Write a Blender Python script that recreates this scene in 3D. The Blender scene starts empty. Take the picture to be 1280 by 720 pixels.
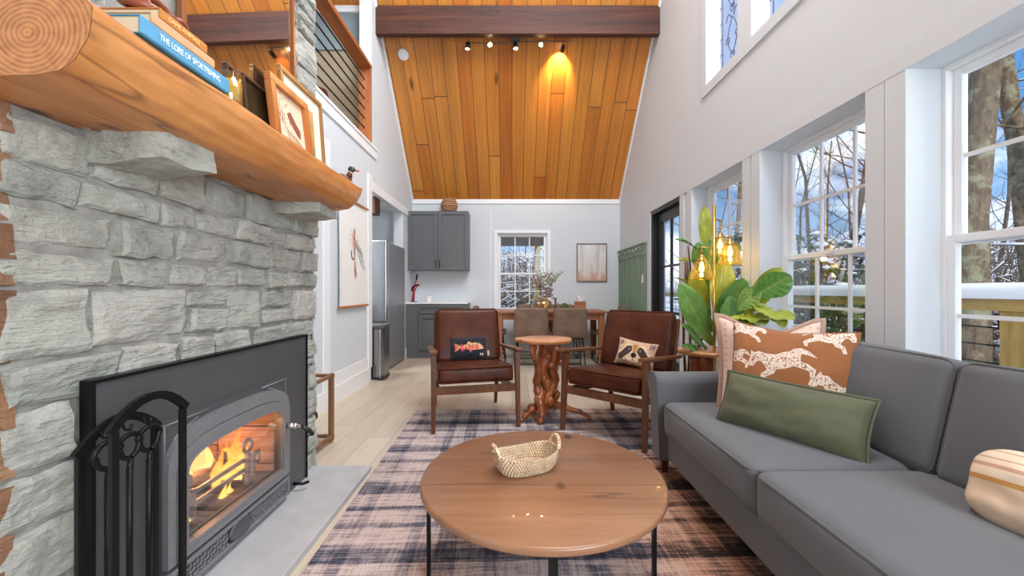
import bpy, bmesh, math, random
from mathutils import Vector, Matrix, noise
R = math.radians
SC = bpy.context.scene
COL = SC.collection
# ------------------------------------------------------------------ camera, world, sun, area lights, exposure
cam = bpy.data.cameras.new('camera'); camo = bpy.data.objects.new('camera', cam); COL.objects.link(camo)
camo.location = (0, 0, 1.108); camo.rotation_euler = (R(90), 0, 0)
cam.lens = 14.0; cam.sensor_width = 36.0; cam.shift_y = 0.0016; cam.clip_start = 0.02; cam.clip_end = 400
SC.camera = camo
SC.view_settings.view_transform = 'Standard'; SC.view_settings.look = 'None'
SC.view_settings.gamma = 1; SC.view_settings.use_curve_mapping = False
SC.view_settings.exposure = 0.66
SC.cycles.max_bounces = 12; SC.cycles.diffuse_bounces = 6; SC.cycles.transparent_max_bounces = 24
SC.cycles.sample_clamp_indirect = 6.0; SC.cycles.use_denoising = True
SC.cycles.caustics_reflective = False; SC.cycles.caustics_refractive = False

def make_world():
    w = bpy.data.worlds.new('sky'); SC.world = w; w.use_nodes = True
    t = w.node_tree; t.nodes.clear(); L = t.links.new
    out = t.nodes.new('ShaderNodeOutputWorld'); bg = t.nodes.new('ShaderNodeBackground')
    tc = t.nodes.new('ShaderNodeTexCoord'); sx = t.nodes.new('ShaderNodeSeparateXYZ'); L(tc.outputs['Generated'], sx.inputs[0])
    rp = t.nodes.new('ShaderNodeValToRGB'); L(sx.outputs[2], rp.inputs[0])
    e = rp.color_ramp.elements; e[0].position = 0.0; e[0].color = (.50, .64, .82, 1); e[1].position = .6; e[1].color = (.045, .17, .46, 1)
    m = e.new(.22); m.color = (.10, .28, .60, 1)
    mp = t.nodes.new('ShaderNodeMapping'); mp.inputs['Scale'].default_value = (1, 1, 2.2); L(tc.outputs['Generated'], mp.inputs[0])
    nz = t.nodes.new('ShaderNodeTexNoise'); nz.inputs['Scale'].default_value = 3.2; nz.inputs['Detail'].default_value = 7; nz.inputs['Roughness'].default_value = .55
    L(mp.outputs[0], nz.inputs['Vector'])
    cr = t.nodes.new('ShaderNodeValToRGB'); c = cr.color_ramp.elements
    c[0].position = .50; c[0].color = (0, 0, 0, 1); c[1].position = .66; c[1].color = (1, 1, 1, 1); L(nz.outputs['Fac'], cr.inputs[0])
    mx = t.nodes.new('ShaderNodeMix'); mx.data_type = 'RGBA'; L(cr.outputs[0], mx.inputs[0]); L(rp.outputs[0], mx.inputs[6]); mx.inputs[7].default_value = (1.3, 1.34, 1.4, 1)
    L(mx.outputs[2], bg.inputs[0]); bg.inputs[1].default_value = 1.0; L(bg.outputs[0], out.inputs[0])
make_world()
def lamp(name, typ, loc, rot, energy, color=(1, 1, 1), **k):
    l = bpy.data.lights.new(name, typ); l.energy = energy; l.color = color
    for a, v in k.items(): setattr(l, a, v)
    o = bpy.data.objects.new(name, l); COL.objects.link(o); o.location = loc; o.rotation_euler = rot; return o
lamp('sunlight', 'SUN', (-2, -12, 12), (R(47), 0, R(-8)), 1.9, (1, .93, .82), angle=R(1.5))
lamp('rear_fill_light', 'AREA', (1.55, -.85, 1.8), (R(92), 0, R(52)), 150, (.85, .935, 1), shape='RECTANGLE', size=3.2, size_y=2.0)  # added fill light beside the camera, out of view; no window stands there
lamp('roof_fill_light', 'AREA', (0.7, 1.9, 5.6), (R(28), R(46), 0), 188, (.84, .925, 1), shape='RECTANGLE', size=2.6, size_y=2.2)  # added fill light high under the roof, out of view; the roof has no window

# ------------------------------------------------------------------ node helpers
class NT:
    def __init__(s, name):
        s.m = bpy.data.materials.new(name); s.m.use_nodes = True; s.t = s.m.node_tree; s.t.nodes.clear()
        s.out = s.t.nodes.new('ShaderNodeOutputMaterial')
    def n(s, typ, ins=None, **a):
        x = s.t.nodes.new('ShaderNode' + typ)
        for k, v in a.items(): setattr(x, k, v)
        for k, v in (ins or {}).items(): s.set(x, k, v)
        return x
    def set(s, x, k, v):
        if isinstance(v, bpy.types.NodeSocket): s.t.links.new(v, x.inputs[k])
        else: x.inputs[k].default_value = v
    def math(s, op, a, b=0.0, c=None):
        x = s.n('Math', {0: a, 1: b}, operation=op)
        if c is not None: s.set(x, 2, c)
        return x.outputs[0]
    def ramp(s, f, stops, interp='LINEAR'):
        x = s.n('ValToRGB', {0: f}); cr = x.color_ramp; cr.interpolation = interp
        while len(cr.elements) < len(stops): cr.elements.new(0.5)
        for e, (p, c) in zip(cr.elements, stops):
            e.position = p; e.color = (*c, 1) if len(c) == 3 else c
        return x.outputs[0]
    def mix(s, f, a, b, mode='MIX'):
        x = s.n('Mix', data_type='RGBA', blend_type=mode)
        for k, v in ((0, f), (6, a), (7, b)):
            if isinstance(v, tuple) and len(v) == 3: v = (*v, 1)
            s.set(x, k, v)
        return x.outputs[2]
    def noise(s, vec, scale, detail=4, rough=.5, out='Fac'):
        return s.n('TexNoise', {'Vector': vec, 'Scale': scale, 'Detail': detail, 'Roughness': rough}).outputs[out]
    def coord(s, scale=(1, 1, 1), which='Object', rot=(0, 0, 0)):
        return s.n('Mapping', {'Vector': s.n('TexCoord').outputs[which], 'Scale': scale, 'Rotation': rot}).outputs[0]
    def xyz(s, vec):
        x = s.n('SeparateXYZ', {0: vec}); return x.outputs[0], x.outputs[1], x.outputs[2]
    def comb(s, x, y, z): return s.n('CombineXYZ', {0: x, 1: y, 2: z}).outputs[0]
    def bsdf(s, color, rough=.5, metal=0.0, bump=None, bs=.3, bd=.01, **k):
        p = s.n('BsdfPrincipled')
        if isinstance(color, tuple) and len(color) == 3: color = (*color, 1)
        s.set(p, 'Base Color', color); s.set(p, 'Roughness', rough); s.set(p, 'Metallic', metal)
        for a, v in k.items(): s.set(p, a.replace('_', ' '), v)
        if bump is not None:
            b = s.n('Bump', {'Strength': bs, 'Distance': bd, 'Height': bump}); s.set(p, 'Normal', b.outputs[0])
        s.t.links.new(p.outputs[0], s.out.inputs[0]); return s.m
def srgb(r, g, b):
    return tuple((c / 12.92 if c <= .04045 else ((c + .055) / 1.055) ** 2.4) for c in (r / 255, g / 255, b / 255))
def plain(name, c, rough=.5, metal=0.0, var=.06, scale=14, bs=.12, bd=.004, stretch=(1, 1, 1), **k):
    t = NT(name); v = t.coord(stretch); f = t.noise(v, scale)
    lo = tuple(max(0, x * (1 - var * 2)) for x in c); hi = tuple(min(1, x * (1 + var * 2)) for x in c)
    return t.bsdf(t.ramp(f, [(.25, lo), (.75, hi)]), rough, metal, f if bs else None, bs, bd, **k)
def wood(name, dark, mid, light, axis='Y', scale=6, rough=.4, stretch=.07, bs=.1, knots=False, **k):
    t = NT(name); s = {'X': (stretch, 1, 1), 'Y': (1, stretch, 1), 'Z': (1, 1, stretch)}[axis]
    v = t.coord(s); a = t.noise(v, scale, 6, .6); b = t.noise(v, scale * 7, 3, .6)
    f = t.math('ADD', t.math('MULTIPLY', a, .75), t.math('MULTIPLY', b, .25))
    c = t.ramp(f, [(.32, dark), (.5, mid), (.68, light)])
    if knots:
        vo = t.n('TexVoronoi', {'Vector': t.coord((1, .7, 1)), 'Scale': 5.5}); d = t.ramp(vo.outputs['Distance'], [(.06, (0, 0, 0)), (.15, (1, 1, 1))])
        kf = t.noise(t.coord(tuple(1.0 if q == 1 else .03 for q in s)), 5.5, 2); d = t.math('MINIMUM', d, t.ramp(t.math('ABSOLUTE', t.math('SUBTRACT', kf, .5)), [(.0, (.35,) * 3), (.006, (1, 1, 1))]))
        c = t.mix(d, tuple(x * .35 for x in dark), c)
    return t.bsdf(c, rough, 0, f, bs, .004, **k)
def planks(name, cols, width, length, rough=.4, grain=.35, groove=.004, knots=0.0, gcol=(.03, .015, .008), along='Y', bs=.5, joint=True, clear=0.0):
    t = NT(name); x, y, z = t.xyz(t.n('TexCoord').outputs['Object'])
    if along == 'X': x, y = y, x
    u = t.math('DIVIDE', x, width); iu = t.math('FLOOR', u); fu = t.math('FRACT', u)
    r1 = t.n('TexWhiteNoise', {'W': iu}, noise_dimensions='1D').outputs['Value']
    v = t.math('ADD', t.math('DIVIDE', y, length), t.math('MULTIPLY', r1, 7.3)); iv = t.math('FLOOR', v); fv = t.math('FRACT', v)
    rnd = t.n('TexWhiteNoise', {'Vector': t.comb(iu, iv, 0.0)}, noise_dimensions='2D').outputs['Value']
    c = t.ramp(rnd, [(i / (len(cols) - 1), k) for i, k in enumerate(cols)])
    gv = t.comb(t.math('MULTIPLY', x, 1.0), t.math('MULTIPLY', y, .06), t.math('MULTIPLY', rnd, 9.0))
    g = t.noise(gv, 26, 6, .65); g2 = t.noise(gv, 5, 3, .5)
    gs = t.ramp(t.math('ADD', t.math('MULTIPLY', g, .6), t.math('MULTIPLY', g2, .4)), [(.3, (1 - grain,) * 3), (.65, (1 + grain * .25,) * 3)])
    c = t.mix(1.0, c, gs, 'MULTIPLY')
    if knots:
        vo = t.n('TexVoronoi', {'Vector': t.comb(t.math('MULTIPLY', x, 4.2), t.math('MULTIPLY', y, 1.9), t.math('MULTIPLY', iu, .37)), 'Scale': 1.0})
        d = t.ramp(t.math('ADD', vo.outputs['Distance'], t.math('MULTIPLY', t.n('SeparateColor', {0: vo.outputs['Color']}).outputs[0], .22)), [(.08, (1, 1, 1)), (.15, (0, 0, 0))])
        c = t.mix(t.math('MULTIPLY', d, knots), c, tuple(k * .25 for k in cols[0]))
    eu = t.math('MULTIPLY', t.math('MINIMUM', fu, t.math('SUBTRACT', 1.0, fu)), width)
    if joint:
        ev = t.math('MULTIPLY', t.math('MINIMUM', fv, t.math('SUBTRACT', 1.0, fv)), length); e = t.math('MINIMUM', eu, ev)
    else: e = eu
    k = t.ramp(t.math('DIVIDE', e, groove), [(.35, (0, 0, 0)), (1.0, (1, 1, 1))])
    c = t.mix(k, gcol, c)
    return t.bsdf(c, rough, 0, k, bs, .004, Coat_Weight=clear)
def glass(name, tint=(1, 1, 1), refl=.08):
    t = NT(name); tr = t.n('BsdfTransparent', {0: (*tint, 1)}); gl = t.n('BsdfGlossy', {'Roughness': .02})
    lw = t.n('LayerWeight', {0: .25}); f = t.math('MULTIPLY_ADD', lw.outputs['Fresnel'], .35, refl * .3)
    mx = t.n('MixShader', {0: f, 1: tr.outputs[0], 2: gl.outputs[0]}); t.t.links.new(mx.outputs[0], t.out.inputs[0]); return t.m
def emit(name, c, s):
    t = NT(name); e = t.n('Emission', {0: (*c, 1), 1: s}); t.t.links.new(e.outputs[0], t.out.inputs[0]); return t.m

# ------------------------------------------------------------------ mesh helpers
class MB:
    """collects shapes into one mesh"""
    def __init__(s): s.bm = bmesh.new(); s.mi = 0
    def _add(s, bm2, M=None):
        if M is not None: bm2.transform(M)
        vs = [s.bm.verts.new(v.co) for v in bm2.verts]; bm2.verts.index_update()
        for f in bm2.faces:
            try: g = s.bm.faces.new([vs[v.index] for v in f.verts]); g.material_index = s.mi if f.material_index == 0 else f.material_index; g.smooth = f.smooth
            except ValueError: pass
        bm2.free(); return s
    def box(s, lo, hi, bevel=0.0, M=None, seg=2):
        b = bmesh.new(); bmesh.ops.create_cube(b, size=1)
        for v in b.verts: v.co = Vector([lo[i] + (v.co[i] + .5) * (hi[i] - lo[i]) for i in range(3)])
        if bevel > 0: bmesh.ops.bevel(b, geom=list(b.edges), offset=bevel, segments=seg, affect='EDGES', profile=.5)
        return s._add(b, M)
    def bar(s, p, q, w, h, bevel=0.0, w2=None, h2=None, up=(0, 0, 1)):
        """tapered rectangular bar from p to q"""
        p, q = Vector(p), Vector(q); d = (q - p).normalized(); up = Vector(up)
        if abs(d.dot(up)) > .98: up = Vector((0, 1, 0))
        a = d.cross(up).normalized(); b_ = a.cross(d); w2 = w if w2 is None else w2; h2 = h if h2 is None else h2
        b = bmesh.new(); vs = []
        for c, ww, hh in ((p, w, h), (q, w2, h2)):
            for sx, sy in ((-1, -1), (1, -1), (1, 1), (-1, 1)): vs.append(b.verts.new(c + a * sx * ww / 2 + b_ * sy * hh / 2))
        for f in ((3, 2, 1, 0), (4, 5, 6, 7), (0, 1, 5, 4), (1, 2, 6, 5), (2, 3, 7, 6), (3, 0, 4, 7)): b.faces.new([vs[i] for i in f])
        if bevel > 0: bmesh.ops.bevel(b, geom=list(b.edges), offset=bevel, segments=2, affect='EDGES', profile=.5)
        return s._add(b)
    def prism(s, pts, axis, a, b2, bevel=0.0):
        """polygon (2D list) extruded along axis between a and b2; 2D = the remaining axes in order"""
        b = bmesh.new()
        def P(p, t): return Vector({'X': (t, p[0], p[1]), 'Y': (p[0], t, p[1]), 'Z': (p[0], p[1], t)}[axis])
        v0 = [b.verts.new(P(p, a)) for p in pts]; v1 = [b.verts.new(P(p, b2)) for p in pts]; n = len(pts)
        b.faces.new(v0[::-1]); b.faces.new(v1)
        for i in range(n): b.faces.new((v0[i], v0[(i + 1) % n], v1[(i + 1) % n], v1[i]))
        bmesh.ops.recalc_face_normals(b, faces=list(b.faces))
        if bevel > 0: bmesh.ops.bevel(b, geom=list(b.edges), offset=bevel, segments=2, affect='EDGES', profile=.5)
        return s._add(b)
    def tube(s, pts, r, seg=8, closed=False, cap=True):
        pts = [Vector(p) for p in pts]; n = len(pts); rr = r if isinstance(r, (list, tuple)) else [r] * n
        b = bmesh.new(); rings = []; up = Vector((0, 0, 1)); pa = None
        for i, p in enumerate(pts):
            if closed: d = pts[(i + 1) % n] - pts[i - 1]
            else: d = pts[min(i + 1, n - 1)] - pts[max(i - 1, 0)]
            d = d.normalized() if d.length > 1e-9 else Vector((0, 0, 1))
            if pa is None:
                q = up if abs(d.dot(up)) < .9 else Vector((1, 0, 0)); a = d.cross(q).normalized()
            else:
                a = pa - d * pa.dot(d); a = a.normalized() if a.length > 1e-6 else d.orthogonal().normalized()
            pa = a; c = d.cross(a)
            rings.append([b.verts.new(p + (a * math.cos(2 * math.pi * k / seg) + c * math.sin(2 * math.pi * k / seg)) * rr[i]) for k in range(seg)])
        for i in range(n if closed else n - 1):
            A, B = rings[i], rings[(i + 1) % n]
            for k in range(seg):
                f = b.faces.new((A[k], A[(k + 1) % seg], B[(k + 1) % seg], B[k])); f.smooth = True
        if cap and not closed:
            b.faces.new(rings[0][::-1]); b.faces.new(rings[-1])
        return s._add(b)
    def lathe(s, prof, seg=24, M=None, smooth=True, close=False):
        b = bmesh.new(); rings = []
        for r, z in prof:
            if r < 1e-5: rings.append([b.verts.new((0, 0, z))])
            else: rings.append([b.verts.new((r * math.cos(2 * math.pi * k / seg), r * math.sin(2 * math.pi * k / seg), z)) for k in range(seg)])
        for A, B in zip(rings, rings[1:] + ([rings[0]] if close else [])):
            for k in range(seg):
                k2 = (k + 1) % seg
                q = [A[k % len(A)], A[k2 % len(A)], B[k2 % len(B)], B[k % len(B)]]
                u = []
                for v in q:
                    if v not in u: u.append(v)
                if len(u) > 2:
                    f = b.faces.new(u); f.smooth = smooth
        return s._add(b, M)
    def grid(s, nx, ny, fn, close_u=False, mat=None, smooth=True):
        """fn(u,v) in 0..1 gives a point; mat(u,v) a slot"""
        b = bmesh.new(); V = [[b.verts.new(fn(i / nx, j / ny)) for i in range(nx if close_u else nx + 1)] for j in range(ny + 1)]
        for j in range(ny):
            for i in range(nx):
                i2 = (i + 1) % nx if close_u else i + 1
                f = b.faces.new((V[j][i], V[j][i2], V[j + 1][i2], V[j + 1][i])); f.smooth = smooth
                if mat: f.material_index = mat((i + .5) / nx, (j + .5) / ny)
        return s._add(b)
    def ball(s, c, r, sub=2, squash=(1, 1, 1)):
        b = bmesh.new(); bmesh.ops.create_icosphere(b, subdivisions=sub, radius=1)
        for v in b.verts: v.co = Vector((c[0] + v.co[0] * r * squash[0], c[1] + v.co[1] * r * squash[1], c[2] + v.co[2] * r * squash[2]))
        for f in b.faces: f.smooth = True
        return s._add(b)
    def poly(s, pts):
        b = bmesh.new(); b.faces.new([b.verts.new(p) for p in pts]); return s._add(b)
    def jitter(s, amp, freq=8.0):
        for v in s.bm.verts: v.co += noise.noise_vector(v.co * freq) * amp
        return s
    def build(s, name, mats, parent=None, weld=0.0):
        if weld: bmesh.ops.remove_doubles(s.bm, verts=list(s.bm.verts), dist=weld)
        me = bpy.data.meshes.new(name); s.bm.normal_update(); s.bm.to_mesh(me); s.bm.free()
        for m in (mats if isinstance(mats, (list, tuple)) else [mats]): me.materials.append(m)
        o = bpy.data.objects.new(name, me); COL.objects.link(o)
        if parent: o.parent = parent
        return o
def rbox(c, d, r, n=8, bulge=(0, 0, 0)):
    """soft cushion: rounded box, faces bulging outwards"""
    b = bmesh.new(); bmesh.ops.create_cube(b, size=2); bmesh.ops.subdivide_edges(b, edges=list(b.edges), cuts=n * 2 - 1, use_grid_fill=True)
    h = [x / 2 for x in d]
    for v in b.verts:
        p = v.co.copy()
        q = [0, 0, 0]
        for i in range(3):   # cluster samples towards the edges
            q[i] = math.copysign(abs(p[i]) ** .6, p[i]) * h[i]
        inn = [max(-h[i] + r, min(h[i] - r, q[i])) for i in range(3)]
        dv = Vector([q[i] - inn[i] for i in range(3)])
        if dv.length > 1e-9: dv = dv.normalized() * min(r, max(abs(dv[0]), abs(dv[1]), abs(dv[2])))
        o = Vector(inn) + dv
        for i in range(3):
            j, k = (i + 1) % 3, (i + 2) % 3
            o[i] += math.copysign(bulge[i] * max(0, 1 - (o[j] / h[j]) ** 2) * max(0, 1 - (o[k] / h[k]) ** 2) * min(1, abs(o[i]) / h[i]), o[i])
        v.co = o + Vector(c)
    for f in b.faces: f.smooth = True
    return b
def pip(pts, poly):
    x, y = pts; ins = False; j = len(poly) - 1
    for i in range(len(poly)):
        xi, yi = poly[i]; xj, yj = poly[j]
        if (yi > y) != (yj > y) and x < (xj - xi) * (y - yi) / (yj - yi) + xi: ins = not ins
        j = i
    return ins
def seg_d(p, a, b):
    ax, ay = a; bx, by = b; dx, dy = bx - ax, by - ay; t = max(0, min(1, ((p[0] - ax) * dx + (p[1] - ay) * dy) / (dx * dx + dy * dy + 1e-12)))
    return math.hypot(p[0] - ax - t * dx, p[1] - ay - t * dy)
def tag(o, label=None, cat=None, group=None, kind=None):
    if label: o['label'] = label
    if cat: o['category'] = cat
    if group: o['group'] = group
    if kind: o['kind'] = kind
    return o
def thing(name, label, cat, loc=(0, 0, 0), rz=0.0, group=None, rot=None):
    o = bpy.data.objects.new(name, None); COL.objects.link(o); o.location = loc; o.rotation_euler = rot or (0, 0, rz); o.empty_display_size = .1
    return tag(o, label, cat, group)
def struct(o): o['kind'] = 'structure'; return o
def copy_tree(o, parent=None):
    c = o.copy(); COL.objects.link(c)
    if parent: c.parent = parent
    for ch in list(o.children): copy_tree(ch, c)
    return c
def arc(cx, cy, rx, ry, a0, a1, n): return [(cx + rx * math.cos(R(a0 + (a1 - a0) * i / n)), cy + ry * math.sin(R(a0 + (a1 - a0) * i / n))) for i in range(n + 1)]
def text_mesh(name, s, size, mat, parent, M, depth=.0006, width=None, height=None):
    cu = bpy.data.curves.new(name, 'FONT'); cu.body = s; cu.size = size; cu.extrude = depth; cu.align_x = 'CENTER'; cu.align_y = 'CENTER'
    tmp = bpy.data.objects.new('tmp', cu); COL.objects.link(tmp); bpy.context.view_layer.update()
    me = bpy.data.meshes.new_from_object(tmp.evaluated_get(bpy.context.evaluated_depsgraph_get())); bpy.data.objects.remove(tmp)
    me.materials.clear(); me.materials.append(mat)
    xs = [v.co.x for v in me.vertices]; w = max(xs) - min(xs)
    if width: me.transform(Matrix.Diagonal((width / w, 1, 1, 1)))
    me.transform(M); o = bpy.data.objects.new(name, me); COL.objects.link(o); o.parent = parent; return o
rnd = random.Random(7)
# ------------------------------------------------------------------ materials
M = {}
M['wall'] = plain('wall_paint', srgb(211, 216, 220), .75, var=.01, scale=60, bs=.05)
M['trim'] = plain('trim_paint', srgb(238, 239, 240), .4, var=.008, scale=40, bs=.02)
M['vinyl'] = plain('white_vinyl', srgb(240, 241, 242), .3, var=.005, scale=30, bs=0)
M['pine'] = planks('pine_boards', [srgb(206, 128, 48), srgb(211, 134, 52), srgb(216, 144, 60), srgb(207, 129, 49), srgb(190, 106, 38), srgb(213, 138, 55), srgb(210, 134, 52)], .187, 2.6, .38, .42, .005, knots=.95, clear=.12)
M['oak_floor'] = planks('oak_floor', [srgb(202, 189, 170), srgb(210, 197, 178), srgb(193, 179, 160), srgb(216, 204, 186)], .18, 1.35, .36, .16, .003, gcol=srgb(156, 142, 124), bs=.2)
M['beam'] = wood('beam_wood', srgb(44, 21, 12), srgb(74, 37, 22), srgb(96, 52, 32), 'X', 9, .65, .05, .25, True)
M['log'] = wood('log_wood', srgb(152, 88, 40), srgb(192, 124, 66), srgb(214, 150, 90), 'Y', 6, .42, .16, .5, True, Coat_Weight=.1)
M['walnut'] = wood('walnut', srgb(62, 34, 19), srgb(98, 57, 33), srgb(128, 80, 48), 'Z', 9, .35, .08)
M['walnut_y'] = wood('walnut_arm', srgb(70, 40, 23), srgb(108, 65, 38), srgb(138, 90, 56), 'Y', 9, .35, .08)
M['tabletop'] = wood('tabletop_wood', srgb(112, 76, 52), srgb(142, 100, 72), srgb(166, 122, 92), 'X', 4, .36, .1, .06, True, Coat_Weight=.15)
M['dining_wood'] = wood('dining_wood', srgb(120, 70, 42), srgb(152, 94, 60), srgb(176, 118, 80), 'X', 6, .4, .1)
M['root'] = wood('root_wood', srgb(92, 42, 20), srgb(152, 82, 40), srgb(196, 122, 66), 'Z', 7, .33, .3, .5, Coat_Weight=.3)
M['slab_wood'] = wood('slab_wood', srgb(160, 96, 54), srgb(204, 138, 86), srgb(226, 166, 112), 'X', 6, .3, .2, .1, Coat_Weight=.3)
M['rail_wood'] = wood('rail_wood', srgb(126, 66, 32), srgb(166, 96, 50), srgb(190, 120, 68), 'Y', 7, .4, .08)
M['deck_wood'] = wood('deck_wood', srgb(140, 108, 52), srgb(182, 146, 76), srgb(206, 172, 98), 'Y', 8, .7, .08)
M['frame_wood'] = wood('frame_wood', srgb(140, 78, 34), srgb(180, 108, 52), srgb(204, 134, 74), 'Z', 12, .35, .1)
M['rack_wood'] = wood('rack_wood', srgb(92, 60, 36), srgb(128, 88, 56), srgb(150, 106, 70), 'Z', 10, .5, .1)
M['black'] = plain('black_metal', (.012, .012, .013), .42, .6, var=.1, bs=.05)
M['iron'] = plain('cast_iron', srgb(126, 127, 129), .36, .15, var=.08, scale=120, bs=.15, bd=.002)
M['iron_dark'] = plain('dark_cast_iron', srgb(84, 85, 87), .45, .15, var=.08, scale=120, bs=.15, bd=.002)
M['steel_plate'] = plain('painted_steel', srgb(80, 81, 83), .40, .1, var=.06, scale=5, bs=.03)
M['chrome'] = plain('chrome', (.7, .7, .7), .15, 1.0, var=.02, bs=0)
M['brass'] = plain('brass', srgb(204, 164, 92), .28, .9, var=.04, bs=0)
M['steel'] = plain('brushed_steel', srgb(150, 151, 154), .27, 1.0, var=.05, scale=3, bs=.02, stretch=(30, 30, 1))
M['steel_d'] = plain('dark_stainless', srgb(150, 152, 156), .38, .45, var=.04, scale=3, bs=.02, stretch=(30, 30, 1))
M['plastic'] = plain('black_plastic', (.014, .014, .015), .4, bs=0)
M['cab'] = plain('cabinet_paint', srgb(98, 100, 103), .45, var=.015, bs=.02)
M['quartz'] = plain('white_quartz', srgb(240, 240, 241), .2, var=.01, bs=0)
M['green'] = plain('sage_paint', srgb(124, 148, 124), .5, var=.02, bs=.03)
M['mortar'] = plain('mortar', srgb(150, 147, 142), .95, var=.16, scale=18, bs=.9, bd=.01)
M['concrete'] = plain('hearth_stone', srgb(178, 180, 182), .6, var=.05, scale=9, bs=.15)
M['amber'] = glass('amber_glass', (1, .80, .42), .5)
M['pane'] = glass('window_glass', (.98, .99, .985), .05)
M['bulb'] = emit('bulb_glow', (1, .72, .38), 3.2)
M['snow'] = plain('snow', srgb(244, 246, 250), .7, var=.02, scale=5, bs=.4, bd=.03)
M['white'] = plain('white_ceramic', srgb(236, 236, 236), .35, bs=0)

def leather(name, a, b):
    t = NT(name); v = t.coord(); f = t.noise(v, 5, 5, .6); vo = t.n('TexVoronoi', {'Vector': v, 'Scale': 260}).outputs['Distance']
    return t.bsdf(t.ramp(f, [(.3, a), (.7, b)]), t.math('MULTIPLY_ADD', f, .25, .26), 0, t.math('ADD', t.math('MULTIPLY', vo, .12), f), .18, .004, Specular_IOR_Level=.22)
M['leather'] = leather('brown_leather', srgb(54, 24, 13), srgb(90, 44, 25))
M['leather_taupe'] = leather('taupe_leather', srgb(104, 84, 72), srgb(136, 112, 98))
def fabric(name, c, var=.06, sc=420, rough=.9, bs=.25):
    t = NT(name); v = t.coord(); wv = t.noise(v, sc, 2); big = t.noise(v, 4, 3)
    lo = tuple(x * (1 - var) for x in c); hi = tuple(min(1, x * (1 + var)) for x in c)
    return t.bsdf(t.ramp(t.math('ADD', t.math('MULTIPLY', wv, .5), t.math('MULTIPLY', big, .5)), [(.35, lo), (.65, hi)]), rough, 0, wv, bs, .002, Sheen_Weight=.15)
M['sofa'] = fabric('grey_fabric', srgb(97, 100, 104))
M['sofa_welt'] = fabric('grey_welt', srgb(88, 89, 92))

def stone_mat(name, stops):
    t = NT(name); v = t.coord(); i = t.n('NewGeometry').outputs['Random Per Island']
    base = t.ramp(i, stops); a = t.noise(v, 9, 8, .65); st = t.noise(t.coord((1, .5, 3)), 14, 6, .65)
    c = t.mix(1.0, base, t.ramp(a, [(.28, (.62, .63, .62)), (.5, (1, 1, 1)), (.72, (1.14, 1.13, 1.12))]), 'MULTIPLY')
    c = t.mix(t.ramp(st, [(.56, (0, 0, 0)), (.75, (.5, .5, .5))]), c, srgb(150, 138, 118))
    return t.bsdf(c, .85, 0, t.math('ADD', a, t.math('MULTIPLY', st, .9)), 1.0, .03)
M['stone'] = stone_mat('bluestone', [(0, srgb(172, 174, 165)), (.25, srgb(188, 187, 178)), (.5, srgb(178, 179, 170)), (.75, srgb(195, 192, 184)), (1, srgb(164, 168, 160))])
M['stone_brown'] = stone_mat('stained_warmlit_stone', [(0, srgb(150, 106, 76)), (.5, srgb(166, 128, 98)), (1, srgb(136, 98, 72))])  # stained brown, with warm light on the near end painted into the colour

# ------------------------------------------------------------------ the room shell (metres; x across, y into the room, z up)
XL, XR, YB, YR, YRIDGE = -1.72, 1.865, 6.88, -1.68, 2.6
def ceil(y): return 2.67 + 1.1 * (YB - y) if y >= YRIDGE else 2.67 + 1.1 * (YB - YRIDGE) - 1.1 * (YRIDGE - y)
def side_wall(name, x0, x1, ys, openings, top=True):
    """wall in the YZ plane, gable top, with openings (y0,y1,z0,z1)"""
    cuts = sorted(set([ys[0], ys[1]] + ([YRIDGE] if ys[0] < YRIDGE < ys[1] else []) + [v for o in openings for v in o[:2] if ys[0] < v < ys[1]]))
    b = MB()
    for a, c in zip(cuts, cuts[1:]):
        mid = (a + c) / 2; holes = sorted([(o[2], o[3]) for o in openings if o[0] <= mid <= o[1]]); z = 0.0; spans = []
        for h in holes:
            if h[0] > z: spans.append((z, h[0]))
            z = h[1]
        for lo, hi in spans: b.box((x0, a, lo), (x1, c, hi))
        if z < min(ceil(a), ceil(c)): b.prism([(a, z), (c, z), (c, ceil(c) + .02), (a, ceil(a) + .02)], 'X', x0, x1)
    return struct(b.build(name, M['wall'], weld=1e-5))
HEAD = 2.146
WIN = {'A': (3.203, 4.11), 'B': (2.087, 2.977), 'C': (.95, 1.873)}
SILL = .60
DOOR = (4.40, 5.338)
UP = [(3.27, 3.80), (2.50, 3.08)]
UZ = (3.06, 4.55)
side_wall('wall_right', XR, XR + .19, (YR, YB + .15), [(a, b, SILL, HEAD) for a, b in WIN.values()] + [(DOOR[0], DOOR[1], 0, HEAD)] + [(a, b, *UZ) for a, b in UP])
side_wall('wall_left', XL - .15, XL, (YR, YB + .15), [(4.86, 6.30, 0, 2.315), (2.45, 4.88, 2.865, 4.75), (.945, 2.47, 0, 5.53)])
b = MB(); BW = (-.25, .61, .74, 2.085)
for lo, hi in (((-4.2, 0), (BW[0], 2.9)), ((BW[1], 0), (XR + .19, 2.9)), ((BW[0], 0), (BW[1], BW[2])), ((BW[0], BW[3]), (BW[1], 2.9))):
    b.box((lo[0], YB, lo[1]), (hi[0], YB + .15, hi[1]))
struct(b.build('wall_back', M['wall'], weld=1e-5))
struct(MB().box((-1.9, YR - .15, 0), (2.1, YR, 2.9)).build('wall_rear', M['wall']))
struct(MB().box((-4.2, YR - .1, -.12), (XR + .2, YB + .15, 0)).build('floor', M['oak_floor']))
b = MB(); e = .0
b.prism([(YB + .2, ceil(YB + .2)), (YB + .2, ceil(YB + .2) + .14), (YRIDGE, ceil(YRIDGE) + .14), (YRIDGE, ceil(YRIDGE))], 'X', -4.2, XR + .19)
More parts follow.
